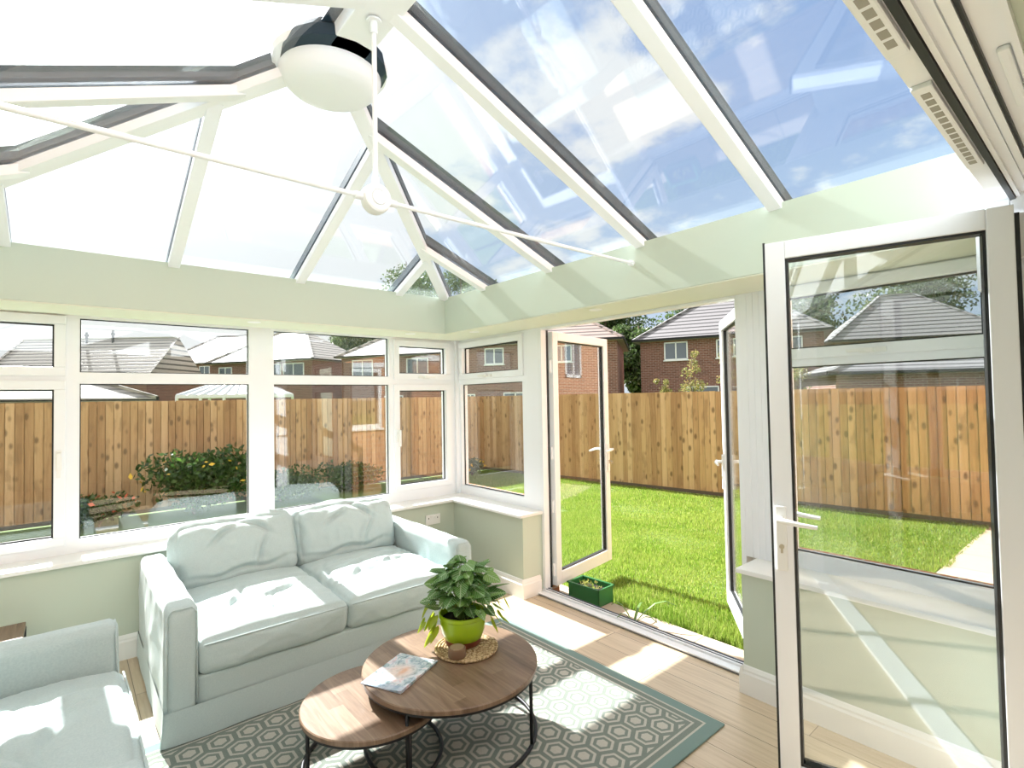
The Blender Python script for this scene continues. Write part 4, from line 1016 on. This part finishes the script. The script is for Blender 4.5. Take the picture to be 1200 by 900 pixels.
house('brick house with pale roof and slate-blue hip behind the second large window', (6.2, 45.1, 0), (11.4, 36.4, 0), 7.5, 4.85, 7.7, brick, tile_pale, [(.8, 2.2, 3.3, 4.5), (5.2, 7.2, 3.2, 4.6), (7.4, 9.4, 3.2, 4.6)])
house('distant brick house with a pale hipped roof in the middle of the large left window', (5.2, 71.0, 0), (13.3, 58.5, 0), 9, 6.2, 9.9, brick, tile_pale, [(1.5, 3.2, 4.6, 5.9), (4, 5.6, 4.6, 5.9), (6.5, 8, 4.6, 5.9)])
house('long terrace with a pale pink roof and small roof vents, far left window', (-7.8, 53.5, 0), (1.75, 45.5, 0), 7, 3.75, 7.2, brick, tile_pale, hipl=0, hipr=0, vents=((4.5, .9), (5.3, .9), (7.5, 1.0)))
house('low outbuilding with a grey felt roof just over the fence, left window', (-6.0, 14.5, 0), (-1.15, 17.0, 0), 2.5, 1.75, 2.55, brick, tilemat('felt_roof', (.42, .40, .38), .3, .9), name='outbuilding')
# neighbour's conservatory roof
nc = thing('glasshouse', 'white framed neighbouring conservatory with a pitched glass roof behind the fence', 'conservatory', (2.0, 17.6, GG), R(-35))
b = B()
for k in range(9): b.bar((-1.6 + k * .4, -1.2, 2.0), (-.3 + k * .075, 0, 2.62), .05, 0, .05)
for k in range(5): b.bar((1.6, -1.2 + k * .6, 2.0), (.3, 0, 2.62), .05, 0, .05); b.bar((-1.6, -1.2 + k * .6, 2.0), (-.3, 0, 2.62), .05, 0, .05)
b.box(-1.6, 1.6, -1.25, -1.15, 1.9, 2.02).box(-1.6, 1.6, 1.15, 1.25, 1.9, 2.02).box(1.55, 1.65, -1.2, 1.2, 1.9, 2.02).box(-1.65, -1.55, -1.2, 1.2, 1.9, 2.02).box(-.35, .35, -.06, .06, 2.6, 2.68)
for sx in (-1.6, -.8, 0, .8, 1.6): b.box(sx - .04, sx + .04, -1.24, -1.16, 0, 1.95)
for sx in (-1.6, 1.6): b.box(sx - .04, sx + .04, 1.16, 1.24, 0, 1.95)
b.build('frame', upvc, nc)
b = B(); b.add([(-1.6, -1.2, 2.0), (1.6, -1.2, 2.0), (.3, 0, 2.62), (-.3, 0, 2.62), (1.6, 1.2, 2.0), (-1.6, 1.2, 2.0)], [(0, 1, 2, 3), (1, 4, 2), (4, 5, 3, 2), (5, 0, 3)]); b.build('roof_glazing', M('polycarbonate', (.62, .68, .72), .3), nc)

# ---------------------------------------------------------------- trees
def tree(label, loc, H, Rc, N, size, mat, name='tree', trunk=.16, zc=.62, clumps=16, seed=0, squash=1.0, group=None, low=.32):
    t = thing(name, label, 'tree', (*loc, GG), group=group); rg_ = np.random.default_rng(seed + N); ps = []; b = B()
    b.tube([(0, 0, 0), (rg_.uniform(-.1, .1), 0, H * .3), (0, rg_.uniform(-.1, .1), H * .6), (0, 0, H * .88)], trunk, 8, taper=[trunk, trunk * .8, trunk * .5, trunk * .15])
    for k in range(clumps):
        a = rg_.uniform(0, 6.28); q = rg_.uniform(.2, .8); zz_ = H * rg_.uniform(zc - low, zc + .24)
        env = max(.25, math.sin(max(.05, min(1, (zz_ / H - .18) / .82)) * math.pi) ** .6); c_ = (math.cos(a) * Rc * q * env, math.sin(a) * Rc * q * env, zz_)
        rr_ = Rc * rg_.uniform(.35, .55) * env; ps.append(leaves_cloud(N // clumps, c_, rr_, rr_, rr_ * .9 * squash, size, rg_, .15))
        b.tube([(0, 0, zz_ * .7), (c_[0] * .5, c_[1] * .5, zz_ * .85), c_], trunk * .2, 5, taper=[trunk * .3, trunk * .2, trunk * .08])
    npmesh('crown', np.concatenate(ps), 4, mat, t); b.build('trunk', bark, t, smooth='all'); return t
sap = ((12.3, 5.9, 2.6, .42, 'thin young tree beyond the fence, leftmost of the saplings in the doorway'), (12.9, 5.1, 3.5, .5, 'taller young tree beyond the fence, middle of the doorway view'), (14.2, 4.4, 3.8, .6, 'young tree beyond the fence next to the right open door leaf'), (15.6, 3.0, 3.0, .8, 'young tree beyond the fence seen through the left edge of the bifold glass'))
for i, (x_, y_, H, rc_, lab) in enumerate(sap):
    tree(lab, (x_, y_), H, rc_, 1300, .05, leaf_sap, 'sapling', .03, .66, 14, i, group='saplings beyond the fence', low=.3)
big = ((22.6, 54.0, 16.2, 3.0, 'shorter tall tree behind the houses, left end of the clump over the corner'), (27.5, 50.5, 20.5, 5.2, 'tallest tree behind the houses, above the roof corner'), (32.5, 46.5, 20.0, 4.8, 'broad tree behind the houses, right of the hip corner'),
       (37.0, 28.5, 13.0, 4.2, 'large dark tree filling the gap between the two brick houses'), (43.0, 21.5, 13.5, 4.6, 'dark tree behind the grey roof straight ahead'),
       (45.0, 14.5, 12.0, 4.6, 'large tree behind the house, left side of the bifold glass'), (51.0, 7.0, 13.6, 5.2, 'large tree over the broad hipped roof in the bifold glass'), (56.0, -1.0, 15.0, 5.8, 'large tree at the right side of the bifold glass'), (33.0, 36.0, 12.5, 3.2, 'dark tree behind the brown roofed house'), (33.0, 21.8, 8.5, 2.6, 'lower leafy tree in the narrow gap between the two brick houses'))
for i, (x_, y_, H, rc_, lab) in enumerate(big):
    tree(lab, (x_, y_), H, rc_, 18000, .22, leaf_dark, 'tree', .28, .58, 30, 20 + i, group='trees behind the houses', low=.45)
